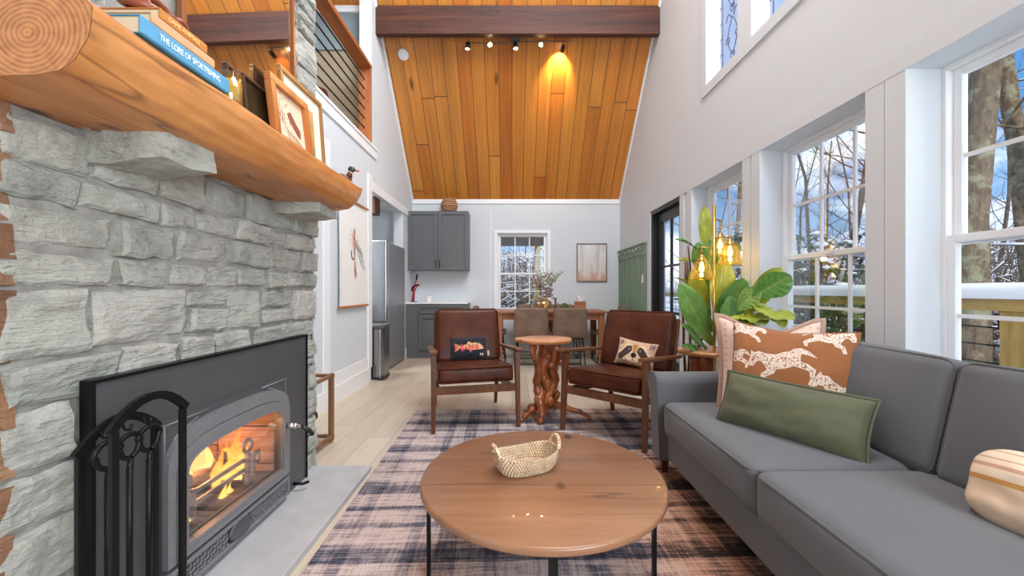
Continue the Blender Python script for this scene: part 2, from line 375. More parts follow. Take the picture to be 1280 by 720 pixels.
b.prism([(YRIDGE, ceil(YRIDGE)), (YRIDGE, ceil(YRIDGE) + .14), (YR - .2, ceil(YR - .2) + .14), (YR - .2, ceil(YR - .2))], 'X', -4.2, XR + .19)
struct(b.build('ceiling', M['pine']))
# beam across the slope
o = MB().box((XL + .0, 5.012, 4.33), (XR, 5.095, 4.69), .006).build('ceiling_beam', M['beam']); struct(o)
# slim trims along the ceiling edges
def slope_trim(name, x0, x1):
    struct(MB().prism([(YB, ceil(YB) - .05), (YB, ceil(YB) + .0), (YRIDGE, ceil(YRIDGE)), (YRIDGE, ceil(YRIDGE) - .07)], 'X', x0, x1).build(name, M['trim']))
slope_trim('trim_1', XR - .022, XR); slope_trim('trim_2', XL, XL + .022)
struct(MB().box((XL, YB - .02, 2.59), (XR, YB, 2.665)).build('trim_3', M['trim']))
# baseboards
b = MB(); b.box((XL, YR, 0), (XL + .016, 4.80, .17)); b.box((XL, 6.3, 0), (XL + .016, YB, .17)); struct(b.build('baseboard_left', M['trim']))
struct(MB().box((-.70, YB - .016, 0), (XR, YB, .15)).build('baseboard_back', M['trim']))
b = MB(); b.box((XR - .016, YR, 0), (XR, DOOR[0] - .1, .15)); struct(b.build('baseboard_right', M['trim']))
# left wall: flat boards that make the panelling, and the casing of the kitchen opening
b = MB()
for y in (3.62, 4.74): b.box((XL, y, .17), (XL + .014, y + .12, 2.5))
b.box((XL, 3.74, .17), (XL + .008, 4.74, .30)); b.box((XL, 4.862, 2.317), (XL + .0135, YB, 2.43))
b.box((XL, 2.4, 2.74), (XL + .018, 5.03, 2.862)); struct(b.build('trim_4', M['trim']))
b = MB(); b.box((XL - .16, 2.43, 2.845), (XL + .03, 5.03, 2.872)); struct(b.build('trim_5', M['trim']))
# back wall casing strips and right wall head board
b = MB()
b.box((BW[0] - .13, YB - .012, .15), (BW[0] - .115, YB, 2.45)); struct(b.build('trim_6', M['trim']))
b = MB()
for a, c in list(WIN.values()) + [DOOR]:
    b.box((XR - .014, a - .105, (SILL if c != DOOR[1] else 0)), (XR, a - .0, HEAD)); b.box((XR - .014, c, (SILL if c != DOOR[1] else 0)), (XR, c + .105, HEAD))
b.box((XR - .016, .7, HEAD), (XR, DOOR[1] + .105, HEAD + .11)); struct(b.build('trim_7', M['wall']))
b = MB()
for a, c in UP:
    for q in ((a - .09, UZ[0], a, UZ[1]), (c, UZ[0], c + .09, UZ[1]), (a - .09, UZ[0] - .09, c + .09, UZ[0]), (a - .09, UZ[1], c + .09, UZ[1] + .09)):
        b.box((XR - .016, q[0], q[1]), (XR, q[2], q[3]))
struct(b.build('trim_8', M['wall']))

def window_unit(name, w, h, loc, rz, cols=3, rows=2, d=.07):
    """double-hung window; local x along the wall, y outwards, z up; origin at the lower left inner corner"""
    root = bpy.data.objects.new(name, None); COL.objects.link(root); root.location = loc; root.rotation_euler = (0, 0, rz); struct(root)
    f = .018; mid = h * .475
    b = MB(); b.box((0, 0, 0), (f, d, h)); b.box((w - f, 0, 0), (w, d, h)); b.box((f, 0, 0), (w - f, d, f)); b.box((f, 0, h - f), (w - f, d, h)); b.build('frame', M['vinyl'], root)
    for nm, z0, z1, y0 in (('lower_sash', f, mid + .025, .005), ('upper_sash', mid - .02, h - f, .035)):
        s = .036; b = MB(); b.box((f, y0, z0), (f + s, y0 + .03, z1), .004); b.box((w - f - s, y0, z0), (w - f, y0 + .03, z1), .004)
        b.box((f + s, y0, z0), (w - f - s, y0 + .03, z0 + s), .004); b.box((f + s, y0, z1 - s), (w - f - s, y0 + .03, z1), .004)
        sash = b.build(nm, M['vinyl'], root)
        x0, x1, za, zb = f + s, w - f - s, z0 + s, z1 - s; b = MB()
        for i in range(1, cols): x = x0 + (x1 - x0) * i / cols; b.box((x - .009, y0 + .008, za), (x + .009, y0 + .022, zb))
        for i in range(1, rows): z = za + (zb - za) * i / rows; b.box((x0, y0 + .0085, z - .009), (x1, y0 + .0215, z + .009))
        b.build('muntins', M['vinyl'], sash)
        MB().box((x0, y0 + .0135, za), (x1, y0 + .0165, zb)).build('pane', M['pane'], sash)
    MB().box((w * .5 - .03, -.012, mid + .0), (w * .5 + .03, .005, mid + .03), .004).build('latch', M['vinyl'], root)
    return root
for n, k in enumerate('CBA'):
    a, c = WIN[k]; window_unit('window_%d' % (n + 1), c - a, HEAD - SILL, (XR + .155, c, SILL), R(-90))
    MB().box((XR - .03, a, SILL - .03), (XR + .155, c, SILL + .002), .004).build('trim_%d' % (10 + n), M['trim'])['kind'] = 'structure'
w4 = window_unit('window_4', BW[1] - BW[0], BW[3] - BW[2], (BW[0], YB + .05, BW[2]), 0)
b = MB(); t = .055
b.box((BW[0] - t, YB - .016, BW[2] - t), (BW[0], YB, BW[3] + t)); b.box((BW[1], YB - .016, BW[2] - t), (BW[1] + t, YB, BW[3] + t))
b.box((BW[0], YB - .016, BW[3]), (BW[1], YB, BW[3] + t)); b.box((BW[0], YB - .03, BW[2] - t), (BW[1], YB, BW[2])); struct(b.build('trim_9', M['trim']))
t_ = NT('frosted_glass'); x_ = t_.n('MixShader', {0: .85, 1: t_.n('BsdfTransparent', {0: (.97, .98, 1, 1)}).outputs[0], 2: t_.n('BsdfTranslucent', {0: (.93, .94, 1, 1)}).outputs[0]}); t_.t.links.new(x_.outputs[0], t_.out.inputs[0]); FROST = t_.m
# two leaded windows high in the gable
for n, (a, c) in enumerate(UP):
    root = bpy.data.objects.new('window_%d' % (5 + n), None); COL.objects.link(root); root.location = (XR + .05, c, UZ[0]); root.rotation_euler = (0, 0, R(-90)); struct(root)
    w, h = c - a, UZ[1] - UZ[0]; b = MB()
    for lo, hi, d in ((0, .02, .0), (.02, .038, .02), (.038, .06, .03)):
        b.box((lo, d, lo), (hi, .1, h - lo)); b.box((w - hi, d, lo), (w - lo, .1, h - lo)); b.box((hi, d, lo), (w - hi, .1, hi)); b.box((hi, d, h - hi), (w - hi, .1, h - lo))
    b.build('frame', M['vinyl'], root)
    MB().box((.06, .045, .06), (w - .06, .051, h - .06)).build('pane', FROST, root)
    b = MB(); cx = w / 2; y = .042
    def came(pts): b.tube([(p[0], y, p[1]) for p in pts], .0036, 5)
    for x in (.10, w - .10): came([(x, .06), (x, h - .06)])
    for i in range(1, 9):
        z = .09 + (h - .18) * i / 9
        came([(.06, z), (.10, z)]); came([(w - .10, z), (w - .06, z)])
    for k in range(3):
        z0 = .14 + k * .42
        for sgn in (-1, 1):
            came([(cx + sgn * .075 * math.sin(math.pi * q / 10) , z0 + .34 * q / 10) for q in range(11)])
            came([(cx + sgn * (.02 + .085 * q / 8), z0 + .34 + .05 * math.sin(math.pi * q / 8)) for q in range(9)])
        came(arc(cx, z0, .032, .032, 0, 360, 14)); came(arc(cx + .075, z0 + .16, .028, .028, 0, 360, 12)); came(arc(cx - .075, z0 + .16, .028, .028, 0, 360, 12))
    b.build('leading', M['iron_dark'], root)

# black glazed door in the right wall
root = bpy.data.objects.new('door_1', None); COL.objects.link(root); root.location = (XR + .02, DOOR[1], 0); root.rotation_euler = (0, 0, R(-90)); struct(root)
w, h = DOOR[1] - DOOR[0], HEAD; b = MB(); f = .045; MBk = plain('black_paint', (.016, .017, .019), .38, bs=.02)
b.box((0, -.02, 0), (f, .12, h)); b.box((w - f, -.02, 0), (w, .12, h)); b.box((f, -.02, h - f), (w - f, .12, h)); b.build('frame', MBk, root)
s = .115; b = MB(); x0, x1 = f + .002, w - f - .002; z1 = h - f - .003; y0, y1 = .045, .09
b.box((x0, y0, .008), (x0 + s, y1, z1), .003); b.box((x1 - s, y0, .008), (x1, y1, z1), .003); b.box((x0 + s, y0, .008), (x1 - s, y1, .25), .003); b.box((x0 + s, y0, z1 - .12), (x1 - s, y1, z1), .003)
leaf = b.build('door_leaf', MBk, root)
b = MB(); xm = (x0 + x1) / 2; b.box((xm - .012, y0 + .008, .25), (xm + .012, y1 - .008, z1 - .12))
for i in (1, 2): z = .25 + (z1 - .37) * i / 3 + (.0 if i == 1 else .0); b.box((x0 + s, y0 + .009, z - .012), (x1 - s, y1 - .009, z + .012))
b.build('muntins', MBk, leaf)
MB().box((x0 + s, .065, .25), (x1 - s, .07, z1 - .12)).build('pane', M['pane'], leaf)
b = MB(); b.box((x1 - .085, y0 - .01, .93), (x1 - .04, y0, 1.15), .004); b.tube([(x1 - .062, y0, 1.0), (x1 - .062, y0 - .05, 1.0), (x1 - .16, y0 - .055, 1.0)], .009, 8); b.ball((x1 - .062, y0 - .018, 1.11), .022); b.build('door_handle', M['black'], leaf)

# green board-and-batten panelling with its cap
b = MB(); G0, G1, GH = 5.50, YB, 1.745
b.box((XR - .012, G0, 0), (XR, G1, GH)); b.box((XR - .028, G0, GH - .14), (XR - .012, G1, GH)); b.box((XR - .028, G0, 0), (XR - .012, G1, .16))
for i in range(6): y = G0 + .02 + (G1 - G0 - .08) * i / 5; b.box((XR - .026, y, .16), (XR - .012, y + .05, GH - .14))
b.box((XR - .05, G0 - .01, GH), (XR, G1, GH + .022)); struct(b.build('trim_13', M['green']))
# kitchen shell beyond the opening and the loft above it
b = MB(); b.box((-4.2, 2.9, 0), (-4.05, YB, 2.7)); struct(b.build('wall_kitchen', M['wall']))
b = MB(); b.box((-4.2, 2.4, 2.45), (XL - .15, YB, 2.60)); struct(b.build('ceiling_kitchen', M['wall']))
b = MB(); b.box((-4.2, 3.0, 0), (XL - .15, 3.12, 2.45)); struct(b.build('wall_pantry', M['wall']))
struct(MB().box((-4.05, 5.16, 2.10), (-1.775, 5.36, 2.45), .005).build('kitchen_ceiling_beam', M['beam']))
b = MB(); b.box((-4.2, 5.05, 2.60), (XL - .15, 5.15, 4.14)); struct(b.build('wall_loft', plain('tan_paint', srgb(150, 136, 114), .8, var=.02)))
b = MB(); b.box((-4.2, 5.03, 4.14), (XL - .15, 5.15, 4.66)); struct(b.build('wall_loft_upper', plain('blue_grey_paint', srgb(122, 136, 142), .6, var=.02)))
b = MB(); b.box((-4.2, 5.0, 4.60), (XL - .15, 5.03, 4.68)); struct(b.build('trim_14', M['trim']))
b = MB(); b.box((-4.2, 1.6, 2.60), (-4.05, 5.15, 6.3)); struct(b.build('wall_loft_side', M['wall']))
b = MB(); b.box((-4.05, 1.6, 2.60), (XL - .15, 1.7, 6.3)); struct(b.build('wall_loft_end', M['wall']))
# ------------------------------------------------------------------ stone chimney
SX = -1.235; CY0, CY1 = .945, 2.47
def stone_block(b, o, eu, ev, en, w, h, dep, sd, nu=15, nv=9):
    o, eu, ev, en = Vector(o), Vector(eu), Vector(ev), Vector(en); r = random.Random(sd)
    cj = [[Vector((r.uniform(-.010, .010), r.uniform(-.009, .009), 0)) for _ in range(2)] for _ in range(2)]
    tl, tr = r.uniform(-.012, .012), r.uniform(-.01, .01); off = Vector((r.random() * 50, r.random() * 50, r.random() * 50)); bm = bmesh.new(); V = []
    for j in range(nv + 3):
        row = []
        for i in range(nu + 3):
            u = min(1, max(0, (i - 1) / nu)); v = min(1, max(0, (j - 1) / nv)); skirt = i in (0, nu + 2) or j in (0, nv + 2)
            c = cj[0][0] * (1 - u) * (1 - v) + cj[1][0] * u * (1 - v) + cj[0][1] * (1 - u) * v + cj[1][1] * u * v
            p = o + eu * (u * w + c[0]) + ev * (v * h + c[1]); q = p * 1 + off
            edge = min(u * w, (1 - u) * w, v * h, (1 - v) * h); p += (eu * noise.noise(q * 14) + ev * noise.noise(q * 15 + Vector((9, 0, 0)))) * .009
            n1 = noise.noise(q * 5.5); st = math.floor((noise.noise(Vector((q.x * 4, q.y * 4, q.z * 13))) + n1 * .6) * 3.2) / 3.2
            d = dep + n1 * .008 + st * .012 + noise.noise(q * 26) * .004 + tl * (u - .5) + tr * (v - .5)
            d -= .010 * max(0, 1 - edge / .009)
            if skirt: d = -.03
            row.append(bm.verts.new(p + en * d))
        V.append(row)
    for j in range(nv + 2):
        for i in range(nu + 2):
            f = bm.faces.new((V[j][i], V[j][i + 1], V[j + 1][i + 1], V[j + 1][i])); f.smooth = False
    b._add(bm)
def lay(b, ulen, z0, z1, place, seed, skip=None, mn=.15, mx=.36):
    r = random.Random(seed); z = z0; k = 0
    while z < z1 - .03:
        h = r.choice([.095, .12, .145, .165, .185]); h = min(h, z1 - z)
        if z1 - z - h < .06: h = z1 - z
        u = 0.0
        while u < ulen - .02:
            w = r.uniform(mn, mx) * (.8 if h < .11 else 1); w = min(w, ulen - u)
            if ulen - u - w < .09: w = ulen - u
            cells = [(u, z, w, h)]
            if h > .135 and r.random() < .42:
                s = r.uniform(.34, .62); cells = [(u, z, w, h * s), (u, z + h * s, w, h * (1 - s))]
                if w > .24 and r.random() < .6:
                    c = cells.pop(); t = r.uniform(.35, .65); cells += [(c[0], c[1], c[2] * t, c[3]), (c[0] + c[2] * t, c[1], c[2] * (1 - t), c[3])]
            for (cu, cz, cw, ch) in cells:
                if skip and skip(cu, cz, cw, ch): continue
                g = .007; place(b, cu + g, cz + g, cw - 2 * g, ch - 2 * g, r.uniform(.012, .034), seed * 1000 + k); k += 1
            u += w
        z += h
chim = thing('stone_chimney', 'grey-green fieldstone chimney breast with raked mortar joints behind the log mantel', 'chimney', (XL, 1.68, 0))
def LC(o, x=XL, y=1.68, z=0):   # children are modelled in world metres, shifted to the thing's base
    o.data.transform(Matrix.Translation((-x, -y, -z))); return o
b = MB()
for lo, hi in (((XL - .14, CY0, 0), (SX, 1.30, 5.52)), ((XL - .14, 2.06, 0), (SX, CY1, 5.52)), ((XL - .14, 1.30, .67), (SX, 2.06, 5.52)), ((XL - .14, 1.30, 0), (-1.66, 2.06, .67)), ((XL, 1.30, 0), (SX, 2.06, .05))): b.box(lo, hi)
LC(b.build('mortar_core', M['mortar'], chim))
b = MB()
sk = lambda u, z, w, h: (CY0 + u > 1.10 and CY0 + u + w < 2.30 and z + h < .86)
pf = lambda b, u, z, w, h, d, s: stone_block(b, (SX, CY0 + u, z), (0, 1, 0), (0, 0, 1), (1, 0, 0), w, h, d, s)
lay(b, CY1 - CY0 + .012, .0, 1.56, pf, 3, sk)
lay(b, CY1 - CY0 + .012, 1.56, 5.4, pf, 5)
LC(b.build('stone_face', M['stone'], chim))
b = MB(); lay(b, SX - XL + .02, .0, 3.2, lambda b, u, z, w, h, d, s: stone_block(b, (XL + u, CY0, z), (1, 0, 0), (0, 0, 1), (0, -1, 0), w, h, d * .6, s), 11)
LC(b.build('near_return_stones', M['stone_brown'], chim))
b = MB(); lay(b, SX - XL + .02, .0, 5.2, lambda b, u, z, w, h, d, s: stone_block(b, (SX + .012 - u, CY1, z), (-1, 0, 0), (0, 0, 1), (0, 1, 0), w, h, d * .5, s), 17)
LC(b.build('far_return_stones', M['stone'], chim))
def corbel(y0, y1, xt, z0, z1, sd):
    bm = bmesh.new(); bmesh.ops.create_cube(bm, size=1); bmesh.ops.subdivide_edges(bm, edges=list(bm.edges), cuts=11, use_grid_fill=True); off = Vector((sd * 3.1, sd, 0))
    for v in bm.verts:
        u, w, t = v.co + Vector((.5, .5, .5)); x = -1.30 + u * (xt + 1.30); y = y0 + (y1 - y0) * (.5 + (w - .5) * (1 - .22 * u ** 3)); z = z0 + (z1 - z0) * t + (.02 * u * (1 - t))
        p = Vector((x, y, z)); q = p + off; s = math.floor(noise.noise(Vector((q.x * 5, q.y * 5, q.z * 16))) * 3) / 3
        v.co = p + noise.noise_vector(q * 8) * .016 * (1 if t < .99 else .2) + noise.noise_vector(q * 24) * .005 + Vector((s * .022 * u, s * .014, 0))
    b = MB(); b._add(bm); return LC(b.build('corbel_stone', M['stone'], chim))
corbel(1.15, 1.36, -1.0, 1.475, 1.57, 1); corbel(2.06, 2.33, -1.02, 1.495, 1.575, 2)

# ------------------------------------------------------------------ hearth slab
o = LC(MB().box((SX + .0, .35, 0), (-.86, 2.44, .032), .004).build('hearth_slab', M['concrete']), -1.05, 1.4, 0); o.location = (-1.05, 1.4, 0)
tag(o, 'thin pale grey stone hearth slab on the floor before the fireplace', 'hearth')

# ------------------------------------------------------------------ log mantel
mant = thing('mantel_beam', 'thick honey-coloured half-log mantel carried on two stone corbels', 'mantel', (-1.05, 1.65, 1.565))
PROF = [(-1.235, 1.735), (-1.10, 1.735), (-.98, 1.737), (-.925, 1.733), (-.908, 1.715), (-.906, 1.68), (-.915, 1.64), (-.932, 1.605), (-.962, 1.578), (-1.02, 1.566), (-1.10, 1.562), (-1.235, 1.565)]
def mantel_pt(u, v):
    n = len(PROF); k = min(int(u * n), n - 1); f = u * n - k; p, q = PROF[k % n], PROF[(k + 1) % n]; x = p[0] + (q[0] - p[0]) * f; z = p[1] + (q[1] - p[1]) * f
    y = .854 + (2.455 - .854) * v
    if v > .90:
        t = (v - .90) / .10; lift = 1 - math.sqrt(max(0, 1 - t * t)); z = z + (1.735 - z) * lift * .96
        x = x - .012 * t if x > -1.2 else x
    w = 0 if x < -1.2 else 1
    return Vector((x + w * (.013 * noise.noise(Vector((z * 6, y * 3.2, 1))) + .004 * noise.noise(Vector((z * 30, y * 12, 1)))), y, z + w * .007 * noise.noise(Vector((x * 7, y * 4, 5))) * (1 if z < 1.72 else .15)))
b = MB(); b.grid(72, 110, mantel_pt, close_u=True)
LC(b.build('log_body', M['log'], mant), -1.05, 1.65, 1.565)
t = NT('end_grain'); x, y, z = t.xyz(t.n('TexCoord').outputs['Object'])
dx = t.math('ADD', x, -.013); dz = t.math('MULTIPLY', t.math('SUBTRACT', z, .093), 1.08); wob = t.noise(t.coord(), 9, 4)
rr = t.math('ADD', t.math('SQRT', t.math('ADD', t.math('MULTIPLY', dx, dx), t.math('MULTIPLY', dz, dz))), t.math('MULTIPLY', wob, .016))
rg = t.math('SINE', t.math('MULTIPLY', rr, 560.0)); sp = t.noise(t.coord((1, 1, 1)), 40, 5)
c = t.ramp(t.math('ADD', t.math('MULTIPLY', rg, .13), t.math('ADD', .22, t.math('MULTIPLY', sp, .60))), [(.25, srgb(140, 84, 44)), (.5, srgb(178, 116, 66)), (.75, srgb(200, 140, 86))])
t.bsdf(c, .5, 0, rg, .15, .002)
b = MB(); ring = [mantel_pt((i + .5) / 72, 0) for i in range(72)]; cc = Vector((-1.06, .851, 1.65)); bm = bmesh.new(); cv = bm.verts.new(cc); vs = [bm.verts.new(p - Vector((0, .001, 0))) for p in ring]
for i in range(72): bm.faces.new((cv, vs[(i + 1) % 72], vs[i]))
b._add(bm); LC(b.build('sawn_end', t.m, mant), -1.05, 1.65, 1.565)
b = MB(); bm = bmesh.new(); ring = [mantel_pt((i + .5) / 72, 1) for i in range(72)]; bm.faces.new([bm.verts.new(p) for p in ring]); b._add(bm); LC(b.build('far_end', M['log'], mant), -1.05, 1.65, 1.565)

MT = 1.7375
# books
def book(name, label, x1, y0, y1, z0, th, depth, cover, page, rot=0):
    t = thing(name, label, 'book', (x1, (y0 + y1) / 2, z0), rot, 'stacked books on the mantel'); L = (y1 - y0) / 2
    b = MB(); c = .003; b.box((-depth, -L, 0), (0, L, c), .001); b.box((-depth, -L, th - c), (0, L, th), .001); b.box((-c, -L, c), (.002, L, th - c), .001); b.build('cover', cover, t)
    b = MB(); b.box((-depth + .006, -L + .005, c), (-c, L - .005, th - c)); b.build('page_block', page, t); return t
t_ = NT('paper_edges'); zz = t_.xyz(t_.n('TexCoord').outputs['Object'])[2]; PAGE = t_.bsdf(t_.ramp(t_.math('FRACT', t_.math('MULTIPLY', zz, 500)), [(0, srgb(196, 180, 148)), (1, srgb(222, 208, 180))]), .9)
BLUE = plain('blue_cloth', srgb(86, 152, 190), .6, bs=.05); TAN = plain('peach_cloth', srgb(206, 160, 118), .65, bs=.05); ORG = plain('orange_cloth', srgb(190, 122, 54), .6, bs=.05)
WHITE_INK = plain('white_ink', srgb(232, 240, 244), .6, bs=0); GOLD_INK = plain('gold_ink', srgb(240, 206, 140), .5, bs=0)
SPINE = Matrix(((0, 0, 1, 0), (1, 0, 0, 0), (0, 1, 0, 0), (0, 0, 0, 1)))   # text lies in the YZ plane and faces +x
k = book('book', 'blue hardback book with white spine lettering, bottom of the stack on the mantel', -.912, .975, 1.282, MT, .046, .225, BLUE, PAGE)
o = text_mesh('spine_lettering', 'THE LORE OF SPORTFISHING', .024, WHITE_INK, k, Matrix.Translation((.0035, .006, .023)) @ SPINE, width=.212); o['label'] = 'white title lettering'
k = book('book', 'plain peach book between the blue and the orange one on the mantel', -.914, 1.008, 1.222, MT + .046, .029, .20, TAN, PAGE)
k = book('book', 'small orange book with gold spine lettering, topmost of the mantel stack', -.916, 1.035, 1.195, MT + .075, .030, .165, ORG, PAGE)
o = text_mesh('spine_lettering', 'GAME ANIMALS', .017, GOLD_INK, k, Matrix.Translation((.0035, -.004, .015)) @ SPINE, width=.106); o['label'] = 'gold title lettering'
k = thing('wooden_chain', 'reddish carved wooden chain links lying on the orange book', 'ornament', (-.985, 1.10, MT + .105))
for i, (x, y, z, rx, ry, rz_) in enumerate([(0, -.045, .017, 12, 8, 20), (.012, .0, .034, 70, 10, 80), (.004, .05, .018, 10, -14, -30)]):
    b = MB(); b.tube([(.038 * math.cos(a), .026 * math.sin(a), 0) for a in [2 * math.pi * q / 20 for q in range(20)]], .0115, 8, closed=True)
    o = b.build('link', plain('red_wood', srgb(132, 66, 42), .35, var=.15) if i == 0 else bpy.data.materials['red_wood'], k); o.location = (x, y, z); o.rotation_euler = (R(rx), R(ry), R(rz_))
# candle jar
k = thing('candle_jar', 'amber glass candle jar beside the blue book on the mantel', 'candle', (-.955, 1.347, MT))
b = MB(); b.lathe([(0, 0), (.036, 0), (.038, .004), (.038, .098), (.0355, .098), (.0355, .006), (0, .006)], 28); b.build('jar', glass('candle_glass', (1, .93, .68), .5), k)
b = MB(); b.lathe([(0, .007), (.035, .007), (.035, .072), (0, .072)], 24); b.build('wax', plain('cream_wax', srgb(236, 216, 148), .5, bs=0), k)
b = MB(); b.tube([(0, 0, .072), (.001, 0, .084)], .0012, 6); b.build('wick', M['black'], k)
# pictures and mirror leaning above the mantel
def lean_frame(name, label, cat, yc, w, h, x, fw, fm, inner, tilt=6, mat_w=0, mat_m=None, fd=.022, group=None):
    """leans back against the chimney; local y along the wall, z up, faces +x"""
    t = thing(name, label, cat, (x, yc, MT), group=group, rot=(0, R(-tilt), 0)); b = MB(); W = w / 2
    for lo, hi in (((0, -W, 0), (fd, W, fw)), ((0, -W, h - fw), (fd, W, h)), ((0, -W, fw), (fd, -W + fw, h - fw)), ((0, W - fw, fw), (fd, W, h - fw))): b.box(lo, hi, .003)
    b.build('frame', fm, t)
    if mat_w: MB().box((.006, -W + fw, fw), (.010, W - fw, h - fw)).build('mat_board', mat_m, t)
    inner(t, W - fw - mat_w, fw + mat_w, h - fw - mat_w, .0115 if mat_w else .010)
    MB().box((.001, -W + fw * .6, fw * .6), (.004, W - fw * .6, h - fw * .6)).build('backing', M['walnut'], t); return t
MIR = plain('mirror_silver', (.93, .93, .93), .02, 1.0, var=0, bs=0)
lean_frame('mirror', 'large copper-framed mirror leaning on the chimney above the mantel', 'mirror', 1.80, .76, 1.15, -1.19, .022, plain('copper_leaf', srgb(158, 104, 66), .35, .5), lambda t, W, z0, z1, x: MB().box((.005, -W, z0), (x, W, z1)).build('mirror_glass', MIR, t), 1.2)
DARK = plain('dark_frame', srgb(70, 46, 30), .4)
DPH = plain('dark_print', srgb(70, 54, 34), .3, var=.3, scale=8, bs=0)
lean_frame('small_picture', 'thin dark brown frame seen edge-on beside the candle jar', 'picture frame', 1.585, .10, .25, -1.10, .014, DARK, lambda t, W, z0, z1, x: MB().box((.005, -W, z0), (x, W, z1)).build('print', DPH, t), 5)
lean_frame('small_picture', 'small dark frame with a brownish print behind the wood-framed sketch', 'picture frame', 1.665, .17, .235, -1.065, .014, DARK, lambda t, W, z0, z1, x: MB().box((.005, -W, z0), (x, W, z1)).build('print', DPH, t), 6)
PAPER = plain('aged_paper', srgb(226, 204, 174), .8, bs=0, var=.03); RED = plain('barn_red', srgb(150, 64, 48), .8, bs=0); GREY = plain('pencil_brown', srgb(148, 112, 84), .8, bs=0)
def art_grid(t, W, z0, z1, x, fn, mats, name='print', n=70):
    b = MB(); b.grid(n, n, lambda u, v: Vector((x, -W + 2 * W * u, z0 + (z1 - z0) * v)), mat=lambda u, v: fn(u, v), smooth=False); b.build(name, mats, t)
BARN = [(.42, .62), (.55, .70), (.86, .40), (.84, .22), (.72, .26), (.46, .50)]
def barn(u, v):
    if pip((u, v), BARN): return 1 if (int((u + v * 1.7) * 26) % 5) else 2
    for k in range(7):
        if seg_d((u, v), (.3 + .06 * k, .30 - .02 * k), (.42 + .075 * k, .08)) < .011: return 2
    for k in range(5):
        if seg_d((u, v), (.16 + .03 * k, .34), (.2 + .035 * k - .04 * (k % 2), .74 - .04 * k)) < .008: return 2
    if noise.noise(Vector((u * 17, v * 17, 0))) > .42 and v > .3 and u < .7: return 2
    return 0
lean_frame('picture', 'wood-framed sketch of a red barn standing foremost on the mantel', 'picture', 1.825, .31, .29, -1.01, .036, M['frame_wood'], lambda t, W, z0, z1, x: art_grid(t, W, z0, z1, x, barn, [PAPER, RED, GREY]), 7, fd=.03)
CREAM = plain('cream_mat', srgb(240, 222, 200), .8, bs=0, var=.01); GOLDF = plain('gold_frame', srgb(168, 128, 76), .35, .4)
OCH, PUR, OLV = plain('ochre_print', srgb(188, 148, 92), .7, bs=0, var=.15), plain('plum_print', srgb(96, 62, 74), .7, bs=0, var=.15), plain('olive_print', srgb(142, 130, 104), .7, bs=0, var=.15)
def land(u, v):
    q = noise.noise(Vector((u * 4, v * 4, 3)))
    return 1 if (abs(u - .45) < .2 + q * .12 and v < .55 + q * .2) else (2 if v < .3 + q * .2 else 0)
lean_frame('picture', 'gold-framed print with a wide cream mat, last picture along the mantel', 'picture', 2.125, .42, .46, -1.105, .024, GOLDF, lambda t, W, z0, z1, x: art_grid(t, W, z0, z1, x, land, [OCH, PUR, OLV], n=40), 4, .075, CREAM)
# duck decoy
k = thing('duck_decoy', 'small painted mallard decoy at the far end of the mantel', 'decoy', (-1.01, 2.375, MT - .001), R(15))
BR = plain('decoy_brown', srgb(104, 66, 48), .5); GRN = plain('mallard_green', srgb(34, 66, 58), .35); BILL = plain('bill_orange', srgb(190, 104, 62), .5); WHT = M['white']
b = MB(); b.grid(20, 12, lambda u, v: Vector((-.075 + .13 * v, .032 * math.sin(math.pi * min(1, v * 1.02)) ** .6 * math.cos(2 * math.pi * u), .030 + .028 * math.sin(math.pi * min(1, v)) ** .6 * math.sin(2 * math.pi * u) + .01 * (1 - v))), close_u=True); b.build('body', BR, k)
b = MB(); b.tube([(.035, 0, .045), (.042, 0, .070), (.046, 0, .082)], [.020, .014, .013], 12); b.build('neck', BR, k)
b = MB(); b.tube([(.0425, 0, .0705), (.0435, 0, .0735)], .0152, 12); b.build('neck_ring', WHT, k)
b = MB(); b.ball((.050, 0, .092), .0185, 3, (1.15, .9, 1)); b.build('head', GRN, k)
b = MB(); b.tube([(.066, 0, .090), (.080, 0, .086), (.094, 0, .086)], [.007, .006, .0045], 8); b.build('bill', BILL, k)

# ------------------------------------------------------------------ fireplace insert
def archp(yc, hw, z0, zs, za, n=30, e=.62):
    p = []
    for i in range(n + 1):
        a = math.pi * i / n; c, s = math.cos(a), math.sin(a)
        p.append((yc + hw * math.copysign(abs(c) ** e, c), zs + (za - zs) * abs(s) ** e))
    return [(yc + hw, z0)] + p + [(yc - hw, z0)]
def rect_like(loop, y0, y1, z0, z1):
    yc = (y0 + y1) / 2; n = len(loop); out = []
    m = n - 2
    for i, (y, z) in enumerate(loop):
        if i == 0: out.append((y1, z0)); continue
        if i == n - 1: out.append((y0, z0)); continue
        t = (i - 1) / (m - 1)
        if t < .25: out.append((y1, z0 + (z1 - z0) * (.72 + .28 * t / .25)))
        elif t > .75: out.append((y0, z0 + (z1 - z0) * (.72 + .28 * (1 - t) / .25)))
        else: out.append((y1 + (y0 - y1) * (t - .25) / .5, z1))
    return out
def ring_plate(b, outer, inner, xb, xf):
    n = len(outer); bm = bmesh.new(); V = {k: [bm.verts.new((x, *p)) for p in L] for k, L, x in (('ob', outer, xb), ('of', outer, xf), ('ib', inner, xb), ('if', inner, xf))}
    for i in range(n):
        j = (i + 1) % n
        for a, c in (('of', 'if'), ('if', 'ib'), ('ib', 'ob'), ('ob', 'of')):
            try: bm.faces.new((V[a][i], V[a][j], V[c][j], V[c][i]))
            except ValueError: pass
    bmesh.ops.recalc_face_normals(bm, faces=list(bm.faces)); b._add(bm)
FY = 1.68; fire = thing('fireplace_insert', 'dark cast iron fireplace insert with an arched glass door and a burning fire', 'fireplace', (-1.2, FY, .032))
FL = lambda o: LC(o, -1.2, FY, .032)
